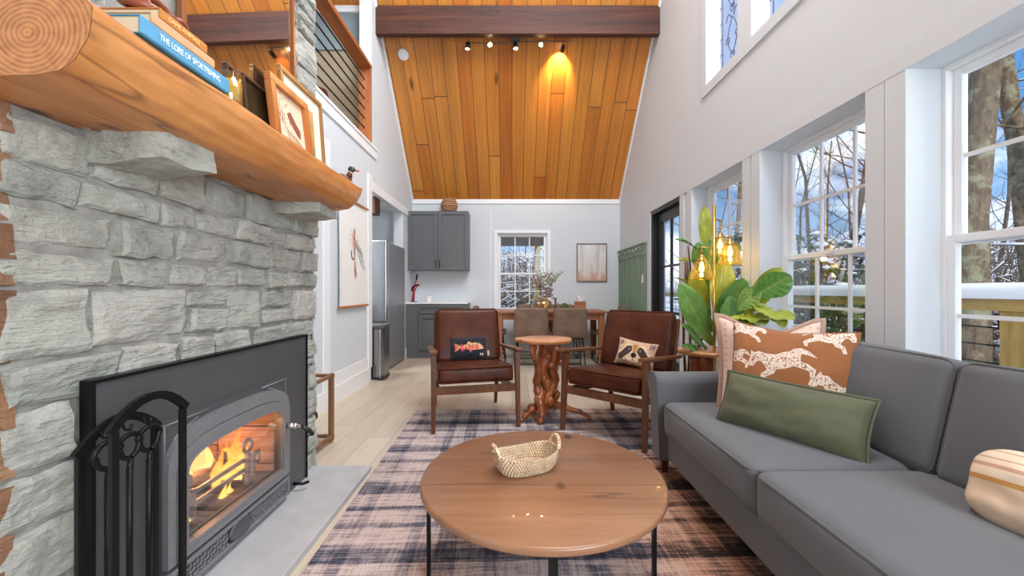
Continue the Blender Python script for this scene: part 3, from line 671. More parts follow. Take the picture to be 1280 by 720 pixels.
def rr(y0, y1, z0, z1): return [(y1, z0), (y1, z1), (y0, z1), (y0, z0)]
b = MB(); ring_plate(b, rr(1.12, 2.278, .034, .845), rr(1.345, 2.015, .10, .63), -1.206, -1.180); FL(b.build('surround_panel', M['steel_plate'], fire))
b = MB(); b.box((-1.208, 1.112, .034), (-1.172, 1.122, .853)); b.box((-1.208, 2.276, .034), (-1.172, 2.286, .853)); b.box((-1.208, 1.122, .843), (-1.172, 2.276, .853)); FL(b.build('surround_edge', M['black'], fire))
Z0 = .175
b = MB(); inner = archp(FY, .336, Z0, .45, .585); ring_plate(b, rect_like(inner, FY - .365, FY + .365, Z0 - .02, .66), inner, -1.18, -1.158); FL(b.build('face_plate', M['iron_dark'], fire))
b = MB(); ring_plate(b, archp(FY, .362, Z0, .465, .64), archp(FY, .330, Z0, .45, .588), -1.165, -1.138); FL(b.build('arch_band', M['iron'], fire))
b = MB()
for y0, s in ((FY - .362, 1), (FY + .362, -1)):
    b.tube([(-1.158, y0 + s * .008, .49), (-1.158, y0 + s * .008, .652), (-1.158, y0 + s * .20, .652)], .004, 6)
    b.tube([(-1.158, y0 + s * .018, .53), (-1.158, y0 + s * .05, .60), (-1.158, y0 + s * .15, .64)], .0035, 6)
    FL(b.build('corner_moulding', M['iron'], fire)); b = MB()
door = MB(); ring_plate(door, archp(FY, .328, Z0 + .002, .45, .585), archp(FY, .292, Z0 + .044, .45, .538), -1.160, -1.132); ring_plate(door, archp(FY, .300, Z0 + .034, .45, .548), archp(FY, .291, Z0 + .045, .45, .537), -1.13, -1.126); door = FL(door.build('glass_door', M['iron'], fire))
gl = archp(FY, .293, Z0 + .043, .45, .539); b = MB(); b.prism([p for p in gl], 'X', -1.150, -1.146); o = FL(b.build('door_glass', glass('stove_glass', (1, .97, .94), .25), door))
b = MB(); b.tube([(-1.132, 2.0, .425), (-1.095, 2.0, .425)], .013, 12); b.ball((-1.09, 2.0, .425), .016); b.tube([(-1.09, 2.005, .425), (-1.07, 2.03, .41)], .008, 8); o = FL(b.build('handle', M['chrome'], door))
b = MB(); b.tube([(-1.07, 2.03, .41), (-1.05, 2.055, .385), (-1.035, 2.07, .355)], [.009, .012, .011], 10); FL(b.build('handle_grip', M['plastic'], door))
# grille
b = MB(); g0, g1, y0, y1 = .062, .150, FY - .365, FY + .365
for q in (((-1.175, y0, g0), (-1.14, y1, g0 + .012)), ((-1.175, y0, g1 - .010), (-1.14, y1, g1 + .008)), ((-1.175, y0, g0), (-1.14, y0 + .012, g1)), ((-1.175, y1 - .012, g0), (-1.14, y1, g1)), ((-1.19, y0, .034), (-1.16, y1, g0))): b.box(q[0], q[1], .002)
n = 22; st = (y1 - y0) / n
for i in range(-1, n + 1):
    for s in (0, 1):
        p = [y0 + st * i, y0 + st * (i + 2)]
        a = (p[0], g0 + .01) if s == 0 else (p[0], g1 - .008); c = (p[1], g1 - .008) if s == 0 else (p[1], g0 + .01)
        if p[0] < y0 or p[1] > y1 or (p[1] > FY - .03 and p[0] < FY + .03): continue
        b.bar((-1.152, *a), (-1.152, *c), .008, .008, up=(1, 0, 0))
FL(b.build('lattice_grille', M['iron'], fire))
b = MB(); b.lathe([(0, .012), (.8, .012), (.9, .016), (1, .010), (1, 0), (0, 0)], 28, Matrix.Translation((-1.152, FY, .106)) @ Matrix.Rotation(R(90), 4, 'Y') @ Matrix.Diagonal((.040, .068, 1, 1))); FL(b.build('medallion', M['iron_dark'], fire))
FL(MB().box((-1.185, FY - .36, .055), (-1.178, FY + .36, .155)).build('grille_backing', M['black'], fire))
b = MB(); b.tube([(-1.17, 2.13, .07), (-1.12, 2.13, .07), (-1.105, 2.16, .066)], .008, 8); FL(b.build('air_lever', M['black'], fire))
# firebox
BRK = planks('firebox_panels', [srgb(120, 84, 70), srgb(136, 98, 84), srgb(108, 74, 62)], .16, .24, .9, .3, .008, gcol=(.02, .012, .01), along='Y', bs=.3)
b = MB(); x0, x1, y0, y1, z0, z1 = -1.60, -1.19, 1.33, 2.03, .12, .65
for lo, hi in (((x0 - .03, y0, z0), (x0, y1, z1)), ((x0, y0 - .02, z0), (x1, y0, z1)), ((x0, y1, z0), (x1, y1 + .02, z1)), ((x0, y0, z1 - .02), (x1, y1, z1)), ((x0, y0, z0 - .02), (x1, y1, z0))): b.box(lo, hi)
t = NT('firebrick'); v = t.coord(rot=(0, R(90), 0)); bk = t.n('TexBrick', {'Vector': t.n('Mapping', {'Vector': t.n('TexCoord').outputs['Object'], 'Rotation': (R(90), 0, R(90))}).outputs[0], 'Color1': (*srgb(176, 150, 138), 1), 'Color2': (*srgb(158, 130, 118), 1), 'Mortar': (*srgb(46, 34, 30), 1), 'Scale': 1.0, 'Mortar Size': .004, 'Brick Width': .19, 'Row Height': .30})
t.bsdf(bk.outputs['Color'], .9); FL(b.build('firebox', t.m, fire))
b = MB(); b.box((-1.22, 1.36, .12), (-1.195, 2.0, .17), .003)
for i in range(52): y = 1.37 + .62 * i / 51; b.box((-1.30, y, .165), (-1.195, y + .006, .20))
b.box((-1.30, 1.36, .165), (-1.29, 2.0, .20)); FL(b.build('ash_grate', M['iron_dark'], fire))
# andiron bar: two rails with ring-topped uprights
b = MB(); X = -1.245
for z in (.27, .315): b.bar((X, 1.40, z), (X, 1.955, z), .012, .018, .002)
for y in (1.40, 1.955): b.bar((X, y, .26), (X, y, .325), .012, .018, .002, up=(0, 1, 0))
for y in (1.50, 1.86):
    b.bar((X + .01, y, .20), (X + .01, y, .35), .02, .022, .003, up=(0, 1, 0)); b.bar((X + .008, y + .045, .22), (X + .008, y + .045, .335), .016, .018, .003, up=(0, 1, 0))
    b.tube([(X + .01, y + .028 * math.cos(a), .378 + .028 * math.sin(a)) for a in [2 * math.pi * q / 20 for q in range(20)]], .009, 8, closed=True)
FL(b.build('andiron', plain('andiron_iron', srgb(150, 152, 156), .4, .1), fire))
# burning logs, embers and flames
CH = plain('charred_wood', srgb(70, 58, 50), .9, var=.3, scale=16, bs=.8, bd=.01)
t = NT('ember'); f = t.noise(t.coord(), 26, 4); e = t.n('Emission', {0: t.ramp(f, [(.42, (.05, .01, .004)), (.55, (1, .22, .02)), (.68, (1, .6, .15))]), 1: t.math('MULTIPLY', t.math('GREATER_THAN', f, .46), 5.0)}); dfu = t.n('BsdfDiffuse', {0: (.05, .04, .035, 1)}); ad = t.n('AddShader', {0: e.outputs[0], 1: dfu.outputs[0]}); t.t.links.new(ad.outputs[0], t.out.inputs[0]); EMB = t.m
def flog(p, q, r, label, m=CH):
    p, q = Vector(p), Vector(q); c = (p + q) / 2; d = q - p; n = 10
    b = MB(); b.tube([p - c + d * (i / n) + Vector((noise.noise(p * 9 + d * i) * .006, 0, noise.noise(p * 7 + d * i * 2) * .006)) for i in range(n + 1)], [r * (1 + .12 * noise.noise(Vector((i * .7, p.x * 30, p.y * 9)))) for i in range(n + 1)], 12); b.jitter(.006, 30)
    o = b.build('firewood_log', m); o.location = c; return tag(o, label, 'log', 'logs burning in the fireplace')
flog((-1.34, 1.46, .20), (-1.31, 1.93, .20), .042, 'charred log lying lowest behind the andiron bars')
flog((-1.30, 1.52, .275), (-1.38, 1.92, .285), .046, 'charred split log resting above the other logs in the fire')
flog((-1.43, 1.50, .20), (-1.44, 1.92, .20), .045, 'charred log at the very back of the fire')
flog((-1.29, 1.84, .235), (-1.42, 1.98, .29), .034, 'short glowing log end beside the bright flames', EMB)
b = MB(); b.grid(40, 24, lambda u, v: Vector((-1.58 + .28 * v, 1.38 + .6 * u, .128 + .03 * noise.noise(Vector((u * 14, v * 8, 0))) + .02))); o = b.build('ember_bed', EMB); tag(o, 'glowing ember bed under the burning logs', 'embers', kind='stuff')
t = NT('flame'); x, y, z = t.xyz(t.n('TexCoord').outputs['Generated']); fz = t.math('ADD', z, t.math('MULTIPLY', t.math('SUBTRACT', t.noise(t.coord(), 20, 3), .5), .5))
col = t.ramp(fz, [(.0, (1, .50, .12)), (.35, (1, .40, .06)), (.65, (1, .20, .02)), (1, (.8, .07, .01))]); lw = t.n('LayerWeight', {0: .5})
al = t.math('MULTIPLY', t.ramp(lw.outputs['Facing'], [(.1, (1, 1, 1)), (.85, (0, 0, 0))]), t.ramp(fz, [(.45, (1, 1, 1)), (1.0, (.1, .1, .1))]))
e = t.n('Emission', {0: col, 1: 2.3}); tr = t.n('BsdfTransparent'); mx = t.n('MixShader', {0: al, 1: tr.outputs[0], 2: e.outputs[0]}); t.t.links.new(mx.outputs[0], t.out.inputs[0]); FLM = t.m
b = MB(); r = random.Random(4)
for (y, h, w) in [(1.62, .09, .018), (1.66, .14, .020), (1.695, .20, .022), (1.72, .13, .024), (1.75, .24, .022), (1.78, .17, .026), (1.815, .22, .020), (1.85, .27, .021), (1.88, .15, .024), (1.91, .19, .018), (1.945, .12, .020), (1.58, .08, .014), (1.77, .11, .034), (1.86, .09, .03)]:
    x = -1.33 + r.uniform(-.05, .04); ph = r.uniform(0, 6); y += .05; zb = .20 + r.uniform(0, .05)
    b.grid(12, 16, lambda u, v: Vector((x + w * .8 * math.sin(math.pi * v ** .55) * (1 - v) ** .75 * 1.7 * math.cos(2 * math.pi * u) + .018 * math.sin(5 * v + ph) * v, y + w * math.sin(math.pi * v ** .55) * (1 - v) ** .75 * 1.7 * math.sin(2 * math.pi * u) + .03 * math.sin(4 * v + ph) * v, zb + h * v)), close_u=True)
for (y, h, w) in [(1.76, .085, .022), (1.80, .075, .02), (1.57, .06, .015)]:
    x = -1.27; ph = r.uniform(0, 6)
    b.grid(12, 12, lambda u, v: Vector((x + w * .6 * math.sin(math.pi * v ** .55) * (1 - v) ** .75 * 1.7 * math.cos(2 * math.pi * u), y + w * math.sin(math.pi * v ** .55) * (1 - v) ** .75 * 1.7 * math.sin(2 * math.pi * u) + .02 * math.sin(4 * v + ph) * v, .17 + h * v)), close_u=True)
o = b.build('flames', FLM); tag(o, 'orange and yellow flames over the logs behind the arched glass', 'fire', kind='stuff')
lamp('fire_light', 'POINT', (-1.38, 1.72, .36), (0, 0, 0), 5.5, (1, .46, .16), shadow_soft_size=.08)

# ------------------------------------------------------------------ fire tool set
ts = thing('fire_tool_stand', 'black iron fireplace tool stand with double arched top by the surround', 'tool stand', (-1.05, 1.11, .032), R(0))
b = MB(); H = .76; hw = .105
for x, z1 in ((-.04, .655), (.045, .715)):
    for y in (-hw, hw): b.bar((x, y, .02), (x, y, z1), .012, .020, .002, up=(0, 1, 0))
b.build('posts', M['black'], ts)
b = MB(); b.box((-.06, -hw - .02, 0), (.065, hw + .02, .022), .004); b.build('base', M['black'], ts)
for x, z1, nm in ((-.04, .655, 'hook_arch'), (.045, .715, 'top_arch')):
    b = MB(); p = [(y, z1 + .065 * (1 - (y / (hw + .012)) ** 2)) for y in [-(hw + .012) + 2 * (hw + .012) * i / 14 for i in range(15)]]
    for a, c in zip(p, p[1:]): b.bar((x, a[0], a[1]), (x, c[0], c[1]), .022, .013, up=(1, 0, 0))
    if nm == 'hook_arch':
        for y in (-.06, .0, .06): b.tube([(x, y, z1 + .052), (x + .012, y, z1 + .030), (x + .026, y, z1 + .030), (x + .03, y, z1 + .045)], .004, 6)
    b.build(nm, M['black'], ts)
def tool(label, y, end, rr_=.034):
    k = thing('fire_tool', label, 'fire tool', (-1.05 - .016, 1.11 + y, .032), group='fireplace tools on the stand')
    b = MB(); b.tube([(0, 0, .16), (0, 0, .58)], .0075, 8); b.build('shaft', M['black'], k)
    b = MB(); b.tube([(0, rr_ * math.sin(a) * (1 + .25 * (math.cos(a) < 0)), .640 - rr_ * 1.15 * math.cos(a)) for a in [R(12 + 336 * q / 22) for q in range(23)]], .0072, 8); b.tube([(0, 0, .56), (0, .003, .602)], [.0075, .0072], 8); b.build('ring_handle', M['black'], k)
    b = MB()
    if end == 'shovel': b.grid(8, 8, lambda u, v: Vector((.012 * (1 - (2 * u - 1) ** 2) - .01, (u - .5) * (.075 + .02 * v), .16 - .13 * v)))
    elif end == 'poker': b.tube([(0, 0, .17), (0, 0, .05), (0, .02, .03), (0, .035, .06)], [.0075, .0075, .006, .003], 8)
    elif end == 'brush': b.lathe([(0, .17), (.018, .165), (.024, .12), (.034, .03), (0, .03)], 14)
    else:
        for s in (-1, 1): b.tube([(0, 0, .17), (0, s * .02, .11), (0, s * .004, .03)], .005, 6)
    b.build({'shovel': 'shovel_pan', 'poker': 'poker_hook', 'brush': 'brush_head'}.get(end, 'tong_jaws'), M['black'], k)
tool('black fire shovel with a ring handle hung at the near end of the stand', -.06, 'shovel', .030); tool('black tongs with a ring handle hung in the middle of the stand', .0, 'tongs', .028); tool('black poker with a ring handle hung by the arched door', .06, 'poker', .030)

# ------------------------------------------------------------------ firewood rack by the chimney
lr = thing('firewood_rack', 'wooden firewood rack with a grey fabric sling behind the chimney', 'log rack', (-1.482, 2.70, 0))
b = MB()
for x in (-.20, .18):
    for y in (-.24, .10): pass
for y in (-.19, .19):
    for x in (-.17, .17): MB().bar((x, y, .012), (x, y, .50), .026, .044, .003, up=(0, 1, 0)).build('post', M['rack_wood'], lr)
for z in (.045, .485):
    for y in (-.19, .19):
        b.bar((-.19, y, z), (.19, y, z), .028, .022, .003)
        MB().bar((-.19, y, z), (.19, y, z), .028, .022, .003).build('rail', M['rack_wood'], lr)
    for x in (-.17, .17): MB().bar((x, -.21, z), (x, .21, z), .028, .022, .003).build('rail', M['rack_wood'], lr)
for x in (-.17, .17):
    for y in (-.19, .19): MB().ball((x, y, .006), .016, 2, (1, 1, .5)).build('foot', M['brass'], lr); MB().ball((x + .013 * (1 if x > 0 else -1), y, .485), .008).build('bolt', M['brass'], lr)
for i, (x, z) in enumerate(((-.045, .20), (.045, .20), (0.0, .28))):
    o = MB().tube([(0, -.17, 0), (0, .17, 0)], [.042, .04], 12).jitter(.004, 24).build('firewood_log', wood('bark', srgb(70, 40, 32), srgb(110, 66, 52), srgb(146, 96, 76), 'Y', 12, .8, .2, .8) if i == 0 else bpy.data.materials['bark']); o.location = (-1.482 + x, 2.70, z + .004)
    tag(o, ['reddish log lying in the sling on the chimney side', 'reddish log lying in the sling on the room side', 'reddish log lying on top of two others in the sling'][i], 'log', 'logs in the sling rack')
# ------------------------------------------------------------------ rug
t = NT('plaid_rug'); x, y, z = t.xyz(t.n('TexCoord').outputs['Object']); wob = t.noise(t.coord((3, 3, 1)), 3, 3)
th = t.noise(t.coord((1, 18, 1)), 16, 4, .7); th2 = t.noise(t.coord((18, 1, 1)), 16, 4, .7); fine = t.noise(t.coord(), 190, 3, .7)
def band(c, per, stops, off): return t.ramp(t.math('FRACT', t.math('DIVIDE', t.math('ADD', t.math('ADD', c, off), t.math('MULTIPLY', wob, .014)), per)), stops)
g = lambda v: (v, v, v)
bx = band(x, .62, [(0, g(.9)), (.16, g(.88)), (.18, g(.35)), (.25, g(.3)), (.27, g(.75)), (.38, g(.8)), (.40, g(.10)), (.53, g(.12)), (.55, g(.7)), (.72, g(.78)), (.74, g(.42)), (.80, g(.4)), (.82, g(.85)), (1, g(.9))], .2)
by = band(y, .55, [(0, g(.85)), (.12, g(.9)), (.14, g(.25)), (.19, g(.22)), (.21, g(.7)), (.42, g(.82)), (.44, g(.08)), (.58, g(.10)), (.60, g(.5)), (.66, g(.55)), (.68, g(.9)), (.86, g(.8)), (.88, g(.35)), (.93, g(.4)), (.95, g(.85)), (1, g(.85))], .12)
st1 = t.noise(t.coord((1, .05, 1)), 70, 4, .75); st2 = t.noise(t.coord((.05, 1, 1)), 70, 4, .75); bl = t.noise(t.coord(), 5, 4, .6)
s = t.math('ADD', t.math('MULTIPLY', bx, .30), t.math('ADD', .10, t.math('MULTIPLY', by, .45)))
s = t.math('ADD', s, t.math('ADD', t.math('MULTIPLY', t.math('SUBTRACT', st1, .5), .7), t.math('ADD', t.math('MULTIPLY', t.math('SUBTRACT', bl, .5), .5), t.math('MULTIPLY', t.math('SUBTRACT', st2, .5), 1.2))))
s = t.math('ADD', s, t.math('ADD', t.math('MULTIPLY', t.math('SUBTRACT', th, .5), .62), t.math('MULTIPLY', t.math('SUBTRACT', th2, .5), .5))); s = t.math('ADD', s, t.math('MULTIPLY', t.math('SUBTRACT', fine, .5), .55))
cool = t.ramp(s, [(.12, srgb(38, 38, 50)), (.34, srgb(84, 88, 106)), (.55, srgb(150, 138, 140)), (.78, srgb(206, 190, 184))])
warm = t.ramp(s, [(.16, srgb(26, 20, 20)), (.36, srgb(66, 50, 46)), (.58, srgb(152, 112, 94)), (.8, srgb(198, 158, 136))])
fx = t.ramp(t.math('SUBTRACT', t.math('ADD', x, t.math('MULTIPLY', wob, .25)), t.math('MULTIPLY', t.math('MAXIMUM', t.math('SUBTRACT', y, .35), 0), 1.3)), [(.2, g(0)), (.55, g(1))])
t.bsdf(t.mix(fx, cool, warm), .95, 0, t.math('ADD', fine, th), .5, .004)
def rug_pt(u, v):
    return Vector((-1.08 + 2.36 * u, -1.6 + 3.2 * v, .009 + .0012 * noise.noise(Vector((u * 14, v * 18, 0)))))
b = MB(); b.grid(50, 60, rug_pt); b.box((-1.08, -1.6, 0), (1.28, 1.6, .0085)); o = b.build('area_rug', t.m); o.location = (.25, 2.06, 0); o.rotation_euler = (0, 0, R(1.55))
tag(o, 'distressed plaid area rug in blue, pink and dark brown on the floor', 'rug')
RUGZ = .0105
# ------------------------------------------------------------------ coffee table
ct = thing('coffee_table', 'round wooden coffee table with slim black metal legs on the rug', 'table', (.112, 1.513, RUGZ))
b = MB(); b.lathe([(0, .378), (.440, .378), (.448, .381), (.45, .386), (.45, .398), (.447, .403), (.442, .405), (0, .405)], 96); b.build('top', M['tabletop'], ct)
for i in range(4):
    a = R(-90 + 90 * i); d = Vector((math.cos(a), math.sin(a), 0)); p = d * .428
    b = MB(); b.bar((p.x, p.y, 0), (p.x, p.y, .378), .026, .012, .001, up=d); b.build('leg', M['black'], ct)
b = MB(); b.bar((-.42, 0, .371), (.42, 0, .371), .026, .012); b.bar((0, -.42, .371), (0, .42, .371), .026, .0125); b.build('cross_brace', M['black'], ct)
# woven basket
t = NT('seagrass'); x, y, z = t.xyz(t.n('TexCoord').outputs['Object']); an = t.n('Math', {0: y, 1: x}, operation='ARCTAN2').outputs[0]
row = t.math('MULTIPLY', z, 1 / .0095); sh = t.math('MULTIPLY', t.math('FLOOR', row), .5); br = t.math('MULTIPLY', t.math('SINE', t.math('MULTIPLY', t.math('ADD', t.math('MULTIPLY', an, 9.5), sh), 6.283)), t.math('SINE', t.math('MULTIPLY', t.math('FRACT', row), 3.1416)))
f = t.math('ADD', t.math('MULTIPLY', br, .5), t.noise(t.coord(), 40, 4)); t.bsdf(t.ramp(f, [(.15, srgb(176, 142, 104)), (.5, srgb(222, 196, 160)), (.9, srgb(240, 222, 194))]), .85, 0, f, .9, .006); WEAVE = t.m
bk = thing('woven_basket', 'small oval woven seagrass basket with two loop handles on the coffee table', 'basket', (.055, 1.545, RUGZ + .405), R(24))
def oval(a, rx, ry, e=.78): return (rx * math.copysign(abs(math.cos(a)) ** e, math.cos(a)), ry * math.copysign(abs(math.sin(a)) ** e, math.sin(a)))
def bwall(u, v):
    a = 2 * math.pi * u
    if v < .12: k = v / .12; s = .8 * k; z = .001
    elif v < .55: k = (v - .12) / .43; s = .8 + .2 * math.sin(k * math.pi / 2) ** .8; z = .068 * k ** 1.15
    elif v < .60: k = (v - .55) / .05; s = 1 - .045 * k; z = .068 + .003 * math.sin(k * math.pi)
    elif v < .92: k = (v - .60) / .32; s = .955 - .2 * k ** 1.6; z = .068 - .060 * k
    else: k = (v - .92) / .08; s = .755 * (1 - k); z = .008
    x, y = oval(a, .128 * max(s, .001), .083 * max(s, .001)); dip = .008 * math.cos(2 * a) if .3 < v < .8 else 0
    rib = .0016 * math.sin(z / .0095 * 2 * math.pi) if .12 < v < .9 else 0
    q = 1 + (rib + .0012 * math.sin(a * 60 + (int(z / .0095) % 2) * math.pi)) / .1
    return Vector((x * q, y * q, z + dip * (z / .068)))
b = MB(); b.grid(120, 64, bwall, close_u=True); b.build('bowl', WEAVE, bk)
for s in (-1, 1):
    b = MB(); b.tube([(s * (.123 + .012 * math.sin(a)), .036 * math.cos(a), .066 + .042 * math.sin(a)) for a in [math.pi * q / 16 for q in range(17)]], [.0075 + .0012 * math.sin(q * 2.2) for q in range(17)], 10); b.build('handle', WEAVE, bk)

# ------------------------------------------------------------------ armchairs
def armchair(label, loc, rz):
    c = thing('armchair', label, 'armchair', loc, rz, 'brown leather armchairs')
    W = .335
    for s in (-1, 1):
        b = MB(); b.bar((s * W, -.325, 0), (s * (W - .004), -.285, .60), .030, .034, .004, .044, .05, up=(0, 1, 0)); b.build('leg', M['walnut'], c)
        b = MB(); b.bar((s * (W - .045), .40, 0), (s * (W - .045), .31, .42), .028, .032, .004, .036, .05, up=(0, 1, 0)); b.build('leg', M['walnut'], c)
        # paddle arm
        pts = [(-.36, .030), (-.30, .034), (-.05, .030), (.18, .022), (.34, .017)]
        out = [(s * W - w, y) for y, w in pts] + [(s * W + w, y) for y, w in reversed(pts)]
        bm = bmesh.new(); z = lambda y: .622 - .055 * (y + .36) / .70
        lo = [bm.verts.new((x, y, z(y) - .013)) for x, y in out]; hi = [bm.verts.new((x, y, z(y) + .013)) for x, y in out]; n = len(out)
        bm.faces.new(lo); bm.faces.new(hi[::-1])
        for i in range(n): bm.faces.new((lo[i], hi[i], hi[(i + 1) % n], lo[(i + 1) % n]))
        bmesh.ops.recalc_face_normals(bm, faces=list(bm.faces)); bmesh.ops.bevel(bm, geom=list(bm.edges), offset=.006, segments=3, affect='EDGES', profile=.5)
        b = MB(); b._add(bm); b.build('armrest', M['walnut_y'], c)
        b = MB(); b.bar((s * (W - .045), .27, .34), (s * (W - .045), .425, .855), .026, .05, .004, .024, .03, up=(0, 1, 0)); b.build('back_post', M['walnut'], c)
        b = MB(); b.bar((s * (W - .04), -.29, .315), (s * (W - .04), .33, .265), .022, .05, .003); b.build('side_rail', M['walnut_y'], c)
    b = MB(); b.box((-W + .02, -.315, .285), (W - .02, -.287, .345), .003); b.build('seat_rail', M['walnut'], c); b = MB(); b.box((-W + .05, .30, .24), (W - .05, .325, .29), .003); b.build('seat_rail', M['walnut'], c)
    b = MB()
    for i in range(4): z = .46 + .1 * i; y = .305 + (z - .46) * .30; b.bar((-W + .05, y, z), (W - .05, y, z), .012, .035, .002, up=(0, .3, 1))
    b.build('back_slats', M['walnut'], c)
    b = MB(); m = Matrix.Translation((0, -.01, .405)) @ Matrix.Rotation(R(-4.5), 4, 'X'); bm = rbox((0, 0, 0), (.60, .62, .125), .034, 8, (.004, .004, .014)); b._add(bm, m); sc = b.build('seat_cushion', M['leather'], c)
    b = MB()
    for zz in (-.055, .055):
        L = [(.27, -.31), (.298, -.28), (.298, .28), (.27, .308), (-.27, .308), (-.298, .28), (-.298, -.28), (-.27, -.31)]
        b.tube([m @ Vector((x, y, zz)) for x, y in L], .0045, 6, closed=True)
    b.build('seat_piping', M['leather'], sc)
    b = MB(); m = Matrix.Translation((0, .285, .672)) @ Matrix.Rotation(R(-16.5), 4, 'X'); bm = rbox((0, 0, 0), (.585, .105, .485), .03, 8, (.004, .012, .004)); b._add(bm, m); bc = b.build('back_cushion', M['leather'], c)
    b = MB(); L = [(.262, -.24), (.29, -.212), (.29, .212), (.262, .24), (-.262, .24), (-.29, .212), (-.29, -.212), (-.262, -.24)]
    b.tube([m @ Vector((x, -.047, z)) for x, z in L], .0042, 6, closed=True); b.build('back_piping', M['leather'], bc)
    return c
AC1 = armchair('brown leather armchair with walnut frame holding the trout pillow', (-.35, 3.43, RUGZ), R(13.5))
AC2 = armchair('brown leather armchair with walnut frame holding the raccoon pillow, beside the sofa', (.865, 3.15, RUGZ), R(-42.5))

# ------------------------------------------------------------------ pillows
def pillow(name, label, w, h, th, loc, rot, mats, paint=None, rd=0.0, chop=0.0, nx=60, ny=60, pinch=.05, flange=0.0, group=None, back=None, seed=1, cat='pillow', nose=.5):
    k = thing(name, label, cat, loc, group=group, rot=rot); off = Vector((seed * 7.7, 0, 0))
    def P(u, v, side):
        a, c = 2 * u - 1, 2 * v - 1
        ea = max(0, 1 - abs(a) ** 2.4); ec = max(0, 1 - abs(c) ** 2.4)
        t = th / 2 * (ea * ec) ** nose
        x = w / 2 * a * (1 - pinch * (1 - c * c) * abs(a) ** 2); z = h / 2 * c * (1 - pinch * (1 - a * a) * abs(c) ** 2)
        z -= chop * max(0, 1 - abs(a) * 1.1) ** 1.2 * max(0, c) ** 2; x *= 1 - rd * c ** 4 * abs(a) ** 3; z *= 1 - rd * .8 * a ** 4 * abs(c) ** 3
        wr = noise.noise(Vector((a * 2.2, c * 2.2, side)) + off) * .010 * min(1, t / .03) + (noise.noise(Vector((a * 7, c * 3, side * 2)) + off) * .003) * min(1, t / .02)
        return Vector((x, -side * (t + wr), z + h / 2))
    b = MB(); b.grid(nx, ny, lambda u, v: P(u, v, 1), mat=(lambda u, v: paint(u, v)) if paint else None); bi = len(mats) - 1 if back else 0; b.mi = bi
    b.grid(24, 24, lambda u, v: P(1 - u, v, -1)); b.build('cushion', mats, k)
    return k, P
def edge_tube(k, P, r, mat, name='piping', fl=0):
    L = [(q / 16, 0) for q in range(16)] + [(1, q / 16) for q in range(16)] + [(1 - q / 16, 1) for q in range(16)] + [(0, 1 - q / 16) for q in range(16)]
    b = MB(); b.tube([P(u, v, 1) for u, v in L], r, 6, closed=True); return b.build(name, mat, k)
def flange(k, P, w, mat):
    L = [(q / 16, 0) for q in range(16)] + [(1, q / 16) for q in range(16)] + [(1 - q / 16, 1) for q in range(16)] + [(0, 1 - q / 16) for q in range(16)]; n = len(L)
    def f(u, v):
        i = int(round(u * n)) % n; p = P(*L[i], 1); d = Vector((L[i][0] - .5, 0, L[i][1] - .5)); m = max(abs(d.x), abs(d.z)); dd = Vector((d.x / .5 if abs(d.x) > .49 else 0, 0, d.z / .5 if abs(d.z) > .49 else 0))
        return p + dd * (w * v) + Vector((0, .006 * noise.noise(Vector((L[i][0] * 6, L[i][1] * 6, 1))) * v, 0))
    b = MB(); b.grid(n, 2, f, close_u=True); o = b.build('flange', mat, k); o.modifiers.new('s', 'SOLIDIFY').thickness = .004; return o
# trout pillow (hooked wool)
NAVY = fabric('navy_wool', srgb(30, 32, 42), .4, 260, .95, .8); SAL = fabric('salmon_wool', srgb(214, 104, 78), .2, 260, .95, .8); PEACH = fabric('peach_wool', srgb(226, 168, 128), .15, 260, .95, .8); ROSE = fabric('rose_wool', srgb(198, 70, 74), .2, 260, .95, .8); OLV2 = fabric('olive_wool', srgb(156, 148, 92), .2, 260, .95, .8); BONE = fabric('bone_wool', srgb(214, 196, 170), .12, 260, .95, .8)
def mirror_x(u): return u
FISH = [(.10, .68), (.18, .66), (.25, .58), (.38, .62), (.52, .70), (.68, .71), (.80, .66), (.90, .56), (.86, .52), (.92, .47), (.84, .42), (.70, .38), (.52, .38), (.38, .44), (.25, .47), (.17, .36), (.10, .32), (.13, .50)]
FINS = [[(.44, .66), (.48, .77), (.56, .71)], [(.26, .47), (.30, .33), (.37, .36), (.38, .46)], [(.50, .40), (.51, .28), (.56, .30), (.58, .40)], [(.27, .60), (.28, .68), (.33, .63)]]
def fish(u, v):
    if pip((u, v), FISH):
        if math.hypot(u - .83, v - .58) < .016: return 0
        if u > .76: return 2 if noise.noise(Vector((u * 30, v * 30, 0))) < .25 else 5
        if u < .17: return 1
        if abs(v - .55 - .02 * math.sin(u * 9)) < .035: return 3 if noise.noise(Vector((u * 20, v * 20, 4))) > -.1 else 2
        if v > .60: return 4 if noise.noise(Vector((u * 26, v * 26, 0))) > -.05 else 2
        return 1 if noise.noise(Vector((u * 18, v * 18, 2))) > -.15 else 2
    for f in FINS:
        if pip((u, v), f): return 3 if f[0][0] != .44 else 2
    for a, c in (((.80, .14), (.80, .24)), ((.80, .24), (.835, .18)), ((.835, .18), (.87, .24)), ((.87, .24), (.87, .14))):
        if seg_d((u, v), a, c) < .011: return 5
    return 0
def chair_pt(c, p): return c.matrix_basis @ Vector(p)
def on_chair(c, x, y, z): return Matrix.LocRotScale(c.location, c.rotation_euler, None) @ Vector((x, y, z))
p = on_chair(AC1, .0, .155, .468)
k, P = pillow('trout_pillow', 'small navy wool pillow with a salmon trout on the armchair nearest the kitchen', .335, .205, .10, p, (R(-19), 0, R(13.5)), [NAVY, SAL, PEACH, ROSE, OLV2, BONE], fish, 0, 0, 110, 70, .03)
b = MB(); b.box((.168, -.012, .03), (.186, .002, .075), .001); b.build('care_tag', fabric('tag_cloth', srgb(200, 180, 160)), k)
